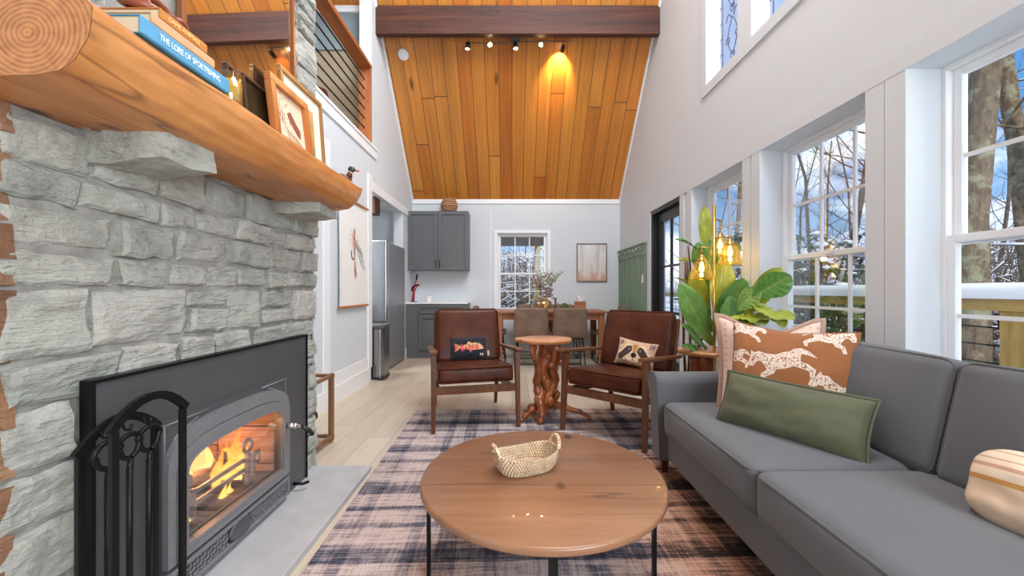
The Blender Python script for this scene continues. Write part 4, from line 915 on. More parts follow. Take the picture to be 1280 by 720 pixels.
# raccoon pillow
TANW = fabric('tan_wool', srgb(204, 168, 138), .15, 260, .95, .8); DKB = fabric('dark_brown_wool', srgb(62, 44, 40), .2, 260, .95, .8); CRM = fabric('cream_wool', srgb(222, 196, 160), .1, 260, .95, .8); OCHW = fabric('ochre_wool', srgb(190, 132, 66), .15, 260, .95, .8); BLK = fabric('black_wool', srgb(20, 18, 22), .2, 260, .95, .8); PNK = fabric('mauve_wool', srgb(158, 128, 122), .15, 260, .95, .8); MOC = fabric('mocha_wool', srgb(150, 120, 92), .15, 260, .95, .8)
def rac(u, v):
    s = abs(u - .5)
    if math.hypot((u - .5) * 1.5, v - .40) < .095: return 4
    if math.hypot((u - .5) * 2.0, (v - .27) * 1.6) < .05 and v < .28: return 4
    if math.hypot((s - .135) * 1.5, v - .60) < .042: return 5 if math.hypot((s - .135) * 1.5, v - .60) > .022 else 4
    if s < .055 - .02 * (.9 - v) and .50 < v < .82: return 3
    mask = [(.06, .56), (.10, .74), (.20, .70), (.30, .54), (.42, .34), (.40, .20), (.28, .18), (.20, .34), (.10, .48)]
    if pip((s, v), mask): return 1
    if math.hypot((s) * 1.2, v - .36) < .235: return 2
    brow = [(.08, .80), (.20, .82), (.34, .62), (.48, .36), (.45, .30), (.30, .54), (.20, .72), (.08, .76)]
    if pip((s, v), brow): return 2
    if s > .33 and v > .72 and s < .45 and v < .93: return 5 if noise.noise(Vector((u * 30, v * 30, 0))) > -.2 else 1
    if v < .2: return 6 if noise.noise(Vector((u * 24, v * 24, 0))) > -.1 else 0
    return 0
p = on_chair(AC2, .03, .135, .468)
k, P = pillow('raccoon_pillow', 'small needlework pillow with a raccoon face on the armchair beside the sofa', .335, .225, .10, p, (R(-19), R(7), R(-38)), [TANW, DKB, CRM, OCHW, BLK, PNK, MOC, NAVY], rac, 0, 0, 110, 76, .10, back=True)

# ------------------------------------------------------------------ sofa
SO = (1.33, 1.38, 0)
so = thing('sofa', 'long charcoal grey fabric sofa under the windows with piped cushions', 'sofa', SO)
def S(b, name, m, parent=None, mats=None): o = b.build(name, m, parent or so); LC(o, *SO); return o
F = M['sofa']; X0, X1, Y0, Y1 = .89, 1.79, .30, 2.46
def cush(c, d, r, bulge, n=10, mtx=None):
    b = MB(); bm = rbox((0, 0, 0), d, r, n, bulge); b._add(bm, Matrix.Translation(c) @ (mtx or Matrix())); return b
S(cush((1.335, 1.38, .205), (.87, 2.10, .17), .018, (.006, .004, 0)), 'base', F)
S(cush((1.70, 1.38, .46), (.17, 2.14, .70), .06, (.01, 0, .012), mtx=Matrix.Rotation(R(5), 4, 'Y')), 'backrest', F)
b = MB(); b.tube([(1.63 + .055 * math.sin(q), y, .80 + .0 * q) for q, y in ((0, 2.40), (0, .36))], .006, 6); S(b, 'backrest_welt', M['sofa_welt'])
# rolled arms: a profile in (y,z) extruded along x
def arm(y0, s):
    prof = [(0, .12), (.0, .46), (.004, .53), (.0, .565), (.008, .592), (.03, .612), (.06, .620), (.10, .615), (.135, .60), (.158, .572), (.163, .54), (.150, .505), (.13, .47), (.13, .12)]
    bm = bmesh.new(); n = len(prof); ds = [X0 - .055, X0 - .047, X0 - .03, X0 + .1, X0 + .4, X1 - .08, X1 - .02]
    rings = []
    for i, x in enumerate(ds):
        k = .955 if i == 0 else 1.0
        rings.append([bm.verts.new((x + .02 * (1 - (z - .12) / .5) * (i < 3), y0 + s * (.075 + (y - .075) * k), .12 + (z - .12) * (.985 if i == 0 else 1))) for y, z in prof])
    for A, B in zip(rings, rings[1:]):
        for i in range(n):
            f = bm.faces.new((A[i], A[(i + 1) % n], B[(i + 1) % n], B[i])); f.smooth = True
    bm.faces.new(rings[0]); bm.faces.new(rings[-1]); bmesh.ops.recalc_face_normals(bm, faces=list(bm.faces))
    b = MB(); b._add(bm); o = S(b, 'arm', F)
    b = MB(); b.tube([(X0 - .053 + .02 * (1 - (z - .12) / .5), y0 + s * (.075 + (y - .075) * .975), z) for y, z in prof[:-1]], .0055, 6); w = b.build('arm_welt', M['sofa_welt'], o); LC(w, *SO)
arm(2.30, 1); arm(.46, -1)
def welt(o, pts, r=.0058):
    b = MB(); b.tube(pts, r, 6, closed=True); w = b.build('welt', M['sofa_welt'], o); LC(w, *SO)
def rrect(cx, cy, hx, hy, r, n=5):
    p = []
    for sx, sy, a0 in ((1, 1, 0), (-1, 1, 90), (-1, -1, 180), (1, -1, 270)):
        p += [(cx + sx * (hx - r) + r * math.cos(R(a0 + 90 * i / n)), cy + sy * (hy - r) + r * math.sin(R(a0 + 90 * i / n))) for i in range(n + 1)]
    return p
for cy, ly in ((1.866, .858), (.95, .97)):
    hx, hy = .375, ly / 2
    o = S(cush((1.243, cy, .378), (.75, ly - .002, .175), .035, (.016, .0, .024), 12), 'seat_cushion', F)
    for z in (.448, .306): welt(o, [(x + (.014 * (1 - ((y - cy) / hy) ** 2) if x < 1.0 else 0) * -1, y, z) for x, y in rrect(1.243, cy, hx - .004, hy - .004, .05)])
m = Matrix.Rotation(R(13), 4, 'Y')
for cy in (1.838, .896):
    c = Vector((1.56, cy, .645)); o = S(cush(c, (.17, .934, .42), .038, (.035, .008, .02), 12, m), 'back_cushion', F)
    for x in (-.068, .068):
        L = [c + m @ Vector((x, y, z + .0)) for y, z in rrect(0, 0, .467 - .004, .21 - .004, .045)]
        L = [p + Vector((0, 0, .014 * (1 - ((p.y - cy) / .44) ** 2) if p.z > .8 else 0)) for p in L]; welt(o, L)
for x in (X0 + .03, X1 - .06):
    for y in (Y0 + .09, Y1 - .05):
        b = MB(); b.bar((x, y, RUGZ if x < 1.3 else 0.0), (x, y, .125), .034, .034, .003, .05, .05, up=(0, 1, 0)); S(b, 'leg', M['walnut'])
# throw pillows
t = NT('blush_linen'); x, y, z = t.xyz(t.n('TexCoord').outputs['Object'])
fxx = t.math('SUBTRACT', t.math('FRACT', t.math('DIVIDE', x, .034)), .5); fzz = t.math('SUBTRACT', t.math('FRACT', t.math('DIVIDE', z, .034)), .5)
ax, az = t.math('ABSOLUTE', fxx), t.math('ABSOLUTE', fzz)
cr = t.math('MAXIMUM', t.math('MULTIPLY', t.math('LESS_THAN', ax, .045), t.math('LESS_THAN', az, .24)), t.math('MULTIPLY', t.math('LESS_THAN', az, .045), t.math('LESS_THAN', ax, .24)))
wv = t.noise(t.coord(), 400, 2); t.bsdf(t.mix(t.math('MULTIPLY', cr, .55), t.ramp(wv, [(.3, srgb(222, 190, 172)), (.7, srgb(232, 202, 186))]), srgb(140, 100, 92)), .9, 0, wv, .2, .002); BLUSH = t.m
TRIM = fabric('taupe_edge', srgb(176, 146, 128))
k, P = pillow('blush_pillow', 'blush linen pillow with tiny crosses leaning in the sofa corner behind the others', .50, .50, .17, (1.36, 2.075, .462), (R(-15), R(2), R(-16)), [BLUSH], None, 0, .10, 40, 40, .08, seed=2); flange(k, P, .022, TRIM)
RUST = fabric('rust_cotton', srgb(150, 94, 54), .08); IVORY = fabric('ivory_stitch', srgb(226, 206, 190), .08)
def horse(cx, cy, s, flip, rot):
    H = [(-.52, .04), (-.51, .14), (-.43, .23), (-.37, .36), (-.33, .29), (-.24, .30), (-.12, .21), (.02, .15), (.18, .18), (.30, .18), (.38, .23), (.50, .21), (.61, .08), (.67, -.08), (.56, .02), (.46, .08), (.41, .0), (.38, -.08), (.48, -.16), (.57, -.30), (.50, -.43), (.42, -.44), (.46, -.31), (.36, -.23), (.25, -.15), (.10, -.17), (-.06, -.15), (-.14, -.23), (-.28, -.25), (-.36, -.37), (-.45, -.34), (-.35, -.18), (-.22, -.12), (-.24, .0), (-.28, .09), (-.36, .09), (-.44, .02)]
    c, sn = math.cos(R(rot)), math.sin(R(rot)); return [(cx + s * (flip * x * c - y * sn), cy + s * (flip * x * sn + y * c)) for x, y in H]
HORSES = [horse(.40, .62, .46, 1, 22), horse(.88, .40, .46, 1, -6), horse(.14, .93, .30, -1, -8), horse(.80, .93, .34, -1, -14), horse(.17, .36, .30, -1, -14), horse(.52, .16, .32, 1, 0), horse(-.02, .62, .3, 1, 12)]
def horses(u, v):
    for i, h in enumerate(HORSES):
        if pip((u, v), h):
            q = noise.noise(Vector((u * 34 + i * 3, v * 34, 0)))
            return 0 if abs(q) < .085 and min(seg_d((u, v), h[a - 1], h[a]) for a in range(len(h))) > .009 else 1
    return 0
k, P = pillow('horse_pillow', 'rust cotton pillow printed with ivory horses standing before the blush pillow', .50, .48, .17, (1.268, 1.845, .462), (R(-14), R(3), R(-36)), [RUST, IVORY], horses, 0, .02, 180, 180, .06, seed=3); edge_tube(k, P, .004, RUST)
OLIVE = fabric('olive_velvet', srgb(82, 86, 60), .14, 300, .7, .15)
k, P = pillow('lumbar_pillow', 'long olive green velvet lumbar pillow lying against the horse pillow', .56, .25, .18, (1.15, 1.70, .462), (R(-24), R(2), R(-56)), [OLIVE], None, 0, 0, 60, 30, .045, seed=5); flange(k, P, .010, OLIVE)
STR = NT('striped_cotton'); x, y, z = STR.xyz(STR.n('TexCoord').outputs['Object']); an = STR.math('DIVIDE', z, .23)
wv = STR.noise(STR.coord(), 380, 2); W_ = srgb(236, 216, 192); O_ = srgb(206, 152, 84); P_ = srgb(204, 166, 136)
STR.bsdf(STR.ramp(an, [(0, srgb(226, 200, 172)), (.485, O_), (.545, W_), (.655, P_), (.70, W_), (.765, P_), (.785, W_), (.87, P_), (.885, W_)], 'CONSTANT'), .9, 0, wv, .2, .002)
k, P = pillow('striped_pillow', 'plump cream lumbar pillow with ochre stripes on the near end of the sofa', .50, .225, .20, (1.355, .90, .462), (R(-22), 0, R(-74)), [STR.m], None, .2, 0, 50, 40, .0, seed=8, nose=.46)
# ------------------------------------------------------------------ root pedestal table between the armchairs
def slab(outline, z0, z1, seed, wob=.012, under=.8):
    """live-edge slab: a wobbly outline with a rounded, undercut edge"""
    n = 64; bm = bmesh.new(); rings = []
    for s, z in ((.0, z1), (.94, z1), (.985, z1 - .003), (1.0, z1 - .012), (.985, (z0 + z1) / 2), (under + .1, z0 + .004), (under, z0), (0, z0)):
        ring = []
        for i in range(n):
            a = 2 * math.pi * i / n; r = outline(a) * (1 + wob / .2 * noise.noise(Vector((math.cos(a) * 2.4, math.sin(a) * 2.4, seed))) + (.02 * noise.noise(Vector((math.cos(a) * 7, math.sin(a) * 7, z * 40 + seed)))))
            ring.append(bm.verts.new((r * s * math.cos(a), r * s * math.sin(a), z)) if s > 0 else None)
        if s == 0: c = bm.verts.new((0, 0, z)); ring = [c] * n
        rings.append(ring)
    for A, B in zip(rings, rings[1:]):
        for i in range(n):
            q = []
            for v in (A[i], A[(i + 1) % n], B[(i + 1) % n], B[i]):
                if v not in q: q.append(v)
            f = bm.faces.new(q); f.smooth = True
    bmesh.ops.recalc_face_normals(bm, faces=list(bm.faces)); b = MB(); b._add(bm); return b
def knotty(pts, r, seed, amp=.012, n=26):
    """gnarled root limb through control points"""
    P = [Vector(p) for p in pts]; out, rad = [], []
    for i in range(n + 1):
        t = i / n * (len(P) - 1); k = min(int(t), len(P) - 2); f = t - k; p0, p1, p2, p3 = P[max(k - 1, 0)], P[k], P[k + 1], P[min(k + 2, len(P) - 1)]
        p = .5 * ((2 * p1) + (p2 - p0) * f + (2 * p0 - 5 * p1 + 4 * p2 - p3) * f * f + (3 * p1 - p0 - 3 * p2 + p3) * f ** 3)
        out.append(p + noise.noise_vector(Vector((t * 2.3, seed, 0))) * amp)
        ra = r[k] + (r[k + 1] - r[k]) * f; rad.append(ra * (1 + .24 * noise.noise(Vector((t * 3.1, seed * 2, 4)))))
    return out, rad
rt = thing('root_table', 'small pedestal table with a polished twisted root base between the armchairs', 'side table', (.285, 3.43, 0))
slab(lambda a: .215 + .02 * math.cos(2 * a) + (.03 if abs(a - math.pi) < .25 else 0), .652, .692, 2.0, .016, .82).build('top', M['slab_wood'], rt)
b = MB()
for pts, r, sd in [
    ([(.02, .0, .66), (.0, -.02, .52), (-.03, -.03, .40), (.03, -.02, .28), (-.01, 0, .16), (.02, .02, .07)], [.085, .06, .052, .060, .058, .05], 1),
    ([(-.06, -.03, .66), (-.085, -.06, .56), (-.05, -.05, .42), (-.075, -.05, .30), (-.05, -.07, .20)], [.045, .036, .042, .036, .03], 2),
    ([(.075, -.02, .66), (.085, -.05, .54), (.055, -.06, .44), (.085, -.04, .33), (.03, -.05, .22), (-.02, -.05, .14)], [.05, .042, .034, .036, .032, .03], 3),
    ([(.04, .05, .64), (.07, .05, .45), (.05, .06, .25), (.05, .05, .1)], [.05, .04, .04, .04], 4),
    ([(-.10, -.05, .655), (-.115, -.07, .58), (-.10, -.09, .52)], [.022, .024, .012], 5),
    ([(-.03, -.06, .26), (-.055, -.10, .17), (-.045, -.15, .07), (-.05, -.175, .018)], [.034, .040, .032, .026], 6),
    ([(-.02, -.02, .13), (-.09, -.05, .11), (-.17, -.10, .06), (-.215, -.14, .022)], [.045, .034, .026, .017], 7),
    ([(.03, .0, .13), (.13, -.02, .11), (.24, -.03, .08), (.33, -.04, .05), (.38, -.06, .016)], [.042, .030, .024, .018, .012], 8),
    ([(.03, .03, .12), (.08, .13, .09), (.11, .21, .03)], [.04, .03, .018], 9),
    ([(-.03, .03, .12), (-.09, .12, .08), (-.13, .18, .03)], [.04, .03, .018], 10),
    ([(.03, -.05, .46), (.12, -.05, .50), (.155, -.04, .505)], [.03, .024, .014], 11),
    ([(.06, -.05, .16), (.10, -.06, .21), (.075, -.06, .27)], [.022, .02, .022], 12)]:
    p, q = knotty(pts, r, sd); b.tube(p, q, 10)
for (x, y, z, r) in [(.05, -.09, .47, .03), (-.02, -.085, .36, .026), (.04, -.07, .17, .03), (-.07, -.1, .19, .028), (.02, -.09, .55, .024)]: b.ball((x, y, z), r, 3, (1, .8, 1.2))
b.jitter(.010, 16); b.jitter(.004, 50); b.build('root_base', M['root'], rt)
# live-edge table beside the sofa
le = thing('live_edge_table', 'live-edge wooden side table between the sofa arm and the window', 'side table', (1.60, 3.32, 0), R(-15))
slab(lambda a: .205 + .03 * math.cos(2 * a + .6), .565, .605, 7.0, .02, .8).build('top', M['slab_wood'], le)
b = MB()
for pts, r, sd in [([(0, 0, .58), (.01, 0, .4), (-.02, 0, .2), (0, 0, .05)], [.10, .07, .06, .06], 31), ([(-.07, -.02, .57), (-.08, -.02, .45), (-.04, -.01, .3)], [.04, .035, .03], 32), ([(0, 0, .12), (.12, -.04, .07), (.19, -.06, .018)], [.045, .03, .014], 33), ([(0, 0, .12), (-.12, -.05, .07), (-.18, -.08, .018)], [.045, .03, .014], 34), ([(0, 0, .12), (0, .11, .07), (.0, .18, .018)], [.045, .03, .014], 35)]:
    p, q = knotty(pts, r, sd); b.tube(p, q, 10)
b.jitter(.005, 22).build('root_base', M['root'], le)

# ------------------------------------------------------------------ floor lamp
fl = thing('floor_lamp', 'brass floor lamp with three ribbed amber glass shades beside the window', 'floor lamp', (1.625, 3.20, 0))
b = MB(); b.lathe([(0, 0), (.13, 0), (.132, .006), (.13, .018), (.02, .026), (.012, .05), (0, .05)], 32); b.build('base', M['brass'], fl)
b = MB(); b.tube([(0, 0, .03), (0, 0, 1.775)], .0125, 14); b.ball((0, 0, 1.775), .013, 2); b.build('pole', M['brass'], fl)
AMB = NT('ribbed_amber_glass'); an = AMB.n('TexCoord'); lw = AMB.n('LayerWeight', {0: .4})
tr = AMB.n('BsdfTransparent', {0: (1.0, .86, .50, 1)}); gl = AMB.n('BsdfGlass', {0: (1, .82, .42, 1), 1: .08, 2: 1.3}); tl = AMB.n('BsdfTranslucent', {0: (1, .74, .30, 1)})
m1 = AMB.n('MixShader', {0: .22, 1: gl.outputs[0], 2: tl.outputs[0]}); m2 = AMB.n('MixShader', {0: AMB.math('MULTIPLY_ADD', lw.outputs['Facing'], .5, .28), 1: tr.outputs[0], 2: m1.outputs[0]}); AMB.t.links.new(m2.outputs[0], AMB.out.inputs[0])
def lamp_arm(dx, dy, zarm, drop):
    b = MB(); b.tube([(0, 0, zarm), (dx, dy, zarm)], .006, 8); b.tube([(dx, dy, zarm + .008), (dx, dy, zarm - drop)], .0055, 8); b.ball((dx, dy, zarm), .009); a = b.build('arm', M['brass'], fl)
    zt = zarm - drop; T = Matrix.Translation((dx, dy, zt))
    b = MB(); b.lathe([(0, .0), (.014, 0), (.018, -.012), (.022, -.03), (.032, -.036), (.034, -.05), (0, -.05)], 20, T); b.build('socket', M['brass'], fl)
    n = 60; prof = [(.030, -.045), (.046, -.060), (.062, -.090), (.071, -.125), (.075, -.165), (.0755, -.195)]
    def f(u, v):
        k = v * (len(prof) - 1); i = min(int(k), len(prof) - 2); q = k - i; r = prof[i][0] + (prof[i + 1][0] - prof[i][0]) * q; z = prof[i][1] + (prof[i + 1][1] - prof[i][1]) * q
        r *= 1 + .022 * math.cos(20 * 2 * math.pi * u); return Vector((dx + r * math.cos(2 * math.pi * u), dy + r * math.sin(2 * math.pi * u), zt + z))
    b = MB(); b.grid(100, 15, f, close_u=True); b.tube([f(q / 60, 1) for q in range(60)], .0022, 5, closed=True); sh = b.build('shade', AMB.m, fl)
    b = MB(); b.lathe([(0, -.05), (.010, -.055), (.014, -.075), (.021, -.10), (.021, -.118), (.012, -.135), (0, -.139)], 16, T); b.build('bulb', M['bulb'], sh)
    lamp('floor_lamp_light', 'POINT', (1.625 + dx, 3.20 + dy, zt - .155), (0, 0, 0), .4, (1, .70, .36), shadow_soft_size=.02)
lamp_arm(-.115, -.03, 1.445, .06); lamp_arm(.055, -.13, 1.52, .02); lamp_arm(.10, .10, 1.68, .10)

# ------------------------------------------------------------------ fiddle-leaf fig
LEAF = NT('fig_leaf'); x, y, z = LEAF.xyz(LEAF.n('TexCoord').outputs['Object']); g = LEAF.n('NewGeometry'); isl = g.outputs['Random Per Island']
at = LEAF.n('Attribute', attribute_name='vein').outputs['Fac']
base = LEAF.ramp(isl, [(0, srgb(84, 140, 66)), (.3, srgb(112, 168, 80)), (.55, srgb(96, 158, 88)), (.7, srgb(160, 176, 64)), (1, srgb(184, 184, 62))])
c = LEAF.mix(LEAF.math('MULTIPLY', at, .6), base, srgb(176, 196, 110)); c = LEAF.mix(1.0, c, LEAF.ramp(LEAF.noise(LEAF.coord(), 12, 4), [(.3, (.75,) * 3), (.7, (1.15,) * 3)]), 'MULTIPLY')
LEAF.bsdf(c, .32, 0, at, .5, .004, Transmission_Weight=0.0)
pl = thing('fiddle_leaf_fig', 'potted fiddle-leaf fig with big glossy leaves behind the floor lamp', 'plant', (1.60, 3.62, 0))
b = MB(); b.lathe([(0, 0), (.105, 0), (.125, .02), (.15, .26), (.155, .30), (.14, .30), (.135, .27), (0, .27)], 32); b.build('pot', M['white'], pl)
b = MB(); b.lathe([(0, .272), (.135, .272), (.13, .262)], 24); b.build('soil', plain('soil', srgb(52, 38, 28), .95, var=.3, bs=.6), pl)
STEMS = [[(0, 0, .27), (.01, -.02, .6), (-.01, -.04, .95), (.0, -.05, 1.25), (-.02, -.04, 1.5)], [(.02, 0, .27), (.05, -.10, .6), (.10, -.28, .85), (.15, -.48, 1.0)], [(-.02, 0, .27), (-.05, -.03, .6), (-.08, -.08, .85), (-.1, -.1, 1.15)]]
b = MB()
for i, s in enumerate(STEMS): p, q = knotty(s, [.014, .012, .010, .008, .006][:len(s)], 60 + i, .006, 20); b.tube(p, q, 8)
b.build('stem', plain('fig_stem', srgb(92, 70, 50), .8), pl)
def leaf(base, tip, width, up, curl=.12, fold=.16):
    """broad obovate leaf from base to tip"""
    base, tip = Vector(base), Vector(tip); d = tip - base; L = d.length; d.normalize(); up = Vector(up); side = d.cross(up).normalized(); nrm = side.cross(d).normalized(); nu, nv = 16, 20
    bm = bmesh.new(); lay_ = bm.verts.layers.float.new('vein'); V = []
    for j in range(nv + 1):
        v = j / nv; wv = width * (math.sin(math.pi * min(1, v * .97 + .02) ** 1.25) ** .62) * (.62 + .5 * v); row = []
        if j == nv: wv = width * .06
        for i in range(nu + 1):
            a = 2 * i / nu - 1; p = base + d * (L * v) + side * (a * wv / 2) + nrm * (-curl * L * v * v + fold * abs(a) * wv / 2 + .05 * L * math.sin(3.2 * math.pi * v + a) * a * a * .5 + .006 * math.sin(v * 40 - abs(a) * 9) * abs(a))
            q = bm.verts.new(p); ve = max(0, 1 - abs(a) * 9); sv = (v * 7 - abs(a) * 1.1) % 1.0; ve = max(ve, max(0, 1 - min(sv, 1 - sv) * 9) * .8 * (1 - abs(a) * .4)); q[lay_] = ve; row.append(q)
        V.append(row)
    for j in range(nv):
        for i in range(nu): f = bm.faces.new((V[j][i], V[j][i + 1], V[j + 1][i + 1], V[j + 1][i])); f.smooth = True
    return bm
def fol(leaves, name):
    bmA = bmesh.new(); la = bmA.verts.layers.float.new('vein')
    for args in leaves:
        bm = leaf(*args); l = bm.verts.layers.float['vein']; bm.verts.index_update(); vs = []
        for v in bm.verts: q = bmA.verts.new(v.co); q[la] = v[l]; vs.append(q)
        for f in bm.faces: g = bmA.faces.new([vs[v.index] for v in f.verts]); g.smooth = True
        bm.free()
    me = bpy.data.meshes.new(name); bmA.to_mesh(me); bmA.free(); me.materials.append(LEAF.m); o = bpy.data.objects.new(name, me); COL.objects.link(o); o.parent = pl; return o
def px(X, Y, y): return ((X - 640) / 498 * y - 1.60, y - 3.62, 1.108 + (362 - Y) / 498 * y)
# leaf base and tip as (bearing, height, distance) seen across the room, converted to the pot's frame
LV = []
for bx_, by_, bd, tx, ty, td, w, up in [
    (896, 410, 3.35, 908, 322, 3.25, .20, (-.2, -1, .1)), (898, 425, 3.30, 932, 352, 3.05, .27, (.0, -.9, .4)), (889, 432, 3.35, 856, 360, 3.05, .21, (-.3, -.9, .3)),
    (888, 398, 3.5, 866, 342, 3.3, .15, (-.5, -.7, .4)), (930, 398, 2.95, 972, 336, 2.72, .16, (-.5, -.8, .3)), (940, 372, 2.85, 988, 346, 2.66, .20, (.2, -.9, .3)),
    (922, 388, 2.95, 946, 362, 2.80, .17, (-.3, -.7, .5)), (916, 402, 2.95, 990, 388, 2.62, .19, (.0, -.5, .8)), (912, 396, 3.0, 958, 398, 2.72, .21, (.2, -.8, .5)), (936, 376, 2.9, 984, 402, 2.62, .15, (.1, -.6, .8)),
    (884, 330, 3.65, 880, 258, 3.55, .12, (-.5, -.9, .1)), (884, 318, 3.62, 850, 292, 3.35, .13, (-.1, -.5, .8)), (886, 330, 3.65, 850, 320, 3.5, .10, (0, -.4, .9)), (896, 330, 3.6, 925, 305, 3.5, .13, (.2, -.7, .6)),
    (886, 358, 3.6, 872, 305, 3.5, .17, (-.5, -.8, .1)), (888, 370, 3.55, 896, 312, 3.42, .19, (-.4, -.9, .1)), (884, 440, 3.4, 860, 404, 3.2, .12, (-.3, -.6, .6)), (890, 450, 3.4, 860, 428, 3.2, .11, (0, -.6, .7)), (904, 430, 3.15, 918, 372, 3.0, .22, (.2, -.9, .2)),
    (895, 400, 3.7, 922, 345, 3.75, .22, (0, -1, .1)), (886, 372, 3.6, 848, 342, 3.55, .10, (.0, -.4, .9)), (890, 415, 3.35, 866, 375, 3.3, .18, (-.2, -.9, .2)), (905, 440, 3.0, 940, 402, 2.85, .20, (.1, -.8, .5)), (890, 360, 3.5, 884, 300, 3.45, .14, (-.8, -.6, .1))]:
    LV.append((px(bx_, by_, bd), px(tx, ty, td), w, up))
fol(LV, 'foliage')

# two walking sticks in the corner by the door
def stick(label, p, q, gl_):
    p, q = Vector(p), Vector(q); k = thing('walking_stick', label, 'walking stick', p, group='walking sticks by the door'); d = q - p
    b = MB(); P, r = knotty([(0, 0, 0), d * .35, d * .7, d], [.008, .011, .012, .013], 3 + p.x * 9, .006, 18); b.tube(P, r, 8); b.build('shaft', wood('stick_wood', srgb(128, 86, 56), srgb(172, 126, 88), srgb(196, 154, 114), 'Z', 10, .5) if 'stick_wood' not in bpy.data.materials else bpy.data.materials['stick_wood'], k)
    b = MB(); b.tube([d * (1 - gl_), d * (1 - gl_ * .5), d * 1.015], [.018, .021, .018], 10); b.build('grip', plain('grip_leather', srgb(112, 80, 62), .6) if 'grip_leather' not in bpy.data.materials else bpy.data.materials['grip_leather'], k)
stick('wooden walking stick with brown grip leaning by the black door', (1.80, 3.95, .0), (1.832, 4.19, 1.38), .15)
stick('wooden walking stick with brown grip standing closer to the window', (1.83, 3.84, .0), (1.835, 3.95, 1.30), .15)

# ------------------------------------------------------------------ dining set
TB = thing('dining_table', 'long wooden dining table with square legs below the back window', 'table', (.565, 6.17, 0))
b = MB(); b.box((-.83, -.36, .762), (.83, .36, .795), .004); b.build('top', M['dining_wood'], TB)
b = MB(); b.box((-.73, -.305, .665), (.73, -.285, .762)); b.box((-.73, .285, .665), (.73, .305, .762)); b.box((-.74, -.285, .665), (-.72, .285, .762)); b.box((.72, -.285, .665), (.74, .285, .762)); b.build('apron', M['dining_wood'], TB)
DLEG = wood('dining_leg', srgb(120, 70, 42), srgb(152, 94, 60), srgb(176, 118, 80), 'Z', 6, .4, .1)
for x in (-.755, .755):
    for y in (-.295, .295):
        b = MB(); b.box((x - .045, y - .035, .05), (x + .045, y + .035, .762), .004); lg = b.build('leg', DLEG, TB)
        b = MB(); b.lathe([(0, -.012), (.024, -.012), (.024, .012), (0, .012)], 16, Matrix.Translation((x, y, .025)) @ Matrix.Rotation(R(90), 4, 'Y')); b.box((x - .014, y - .004, .03), (x + .014, y + .004, .052)); b.build('caster', M['plastic'], lg)
def dining_chair():
    c = thing('dining_chair', '', 'chair', (0, 0, 0), group='dining chairs around the long table')
    def sh(u, v):
        a = 2 * u - 1
        if v < .45: k = v / .45; y = -.21 + .36 * k; z = .455 - .018 * math.sin(k * math.pi) - .01 * (k < .1); w = .235
        else:
            k = (v - .45) / .55; an = min(1, k * 2.2) * R(76); 
            y = .15 + .075 * math.sin(min(1, k * 2.2) * math.pi / 2) + max(0, k - .45) * .10; z = .455 + .06 * (1 - math.cos(min(1, k * 2.2) * math.pi / 2)) + max(0, k - .22) * .44; w = .235 - .015 * k
        lift = .05 * a ** 4 if v < .45 else .05 * abs(a) ** 2.5
        cr = .02 * (1 - a * a) * (v > .97)
        return Vector((a * w, y - (lift if v >= .45 else 0), z + (lift * .7 if v < .45 else 0) - (.018 * (abs(a) ** 6) if v > .9 else 0)))
    b = MB(); b.grid(20, 40, sh); o = b.build('bucket_shell', M['leather_taupe'], c); m = o.modifiers.new('thickness', 'SOLIDIFY'); m.thickness = .022; m.offset = -1
    for s in (-1, 1):
        b = MB(); b.tube([(s * .19, -.15, .425), (s * .215, -.20, .01), (s * .21, .0, .008), (s * .215, .21, .01), (s * .19, .14, .425)], .008, 8); b.tube([(s * .19, -.15, .425), (s * .19, .14, .425)], .008, 8)
        b.tube([(s * .205, -.19, .14), (s * .19, .03, .30), (s * .19, .08, .425)], .006, 6); b.build('leg', M['black'], c)
    b = MB(); b.tube([(-.19, -.15, .425), (.19, -.15, .425)], .008, 8); b.tube([(-.19, .14, .425), (.19, .14, .425)], .008, 8); b.tube([(-.215, -.20, .012), (.215, -.20, .012)], .007, 8); b.tube([(-.203, .16, .25), (.203, .16, .25)], .006, 8); b.build('crossbar', M['black'], c)
    return c
DC = dining_chair()
for i, (x, y, rz, lab) in enumerate([(.262, 5.66, 180, 'taupe bucket dining chair seen from behind, tucked in below the flower vase'), (.795, 5.66, 180, 'taupe bucket dining chair seen from behind, tucked in below the tissue box'), (-.30, 6.17, 90, 'bucket chair at the table end towards the kitchen'), (1.47, 6.15, -90, 'bucket chair at the table end towards the green panelling'), (.30, 6.54, 0, 'bucket dining chair across the table under the back window'), (.84, 6.54, 0, 'bucket dining chair across the table nearest the framed print')]):
    o = DC if i == 0 else copy_tree(DC); o.location = (x, y, 0); o.rotation_euler = (0, 0, R(rz)); o['label'] = lab
TZ = .7955
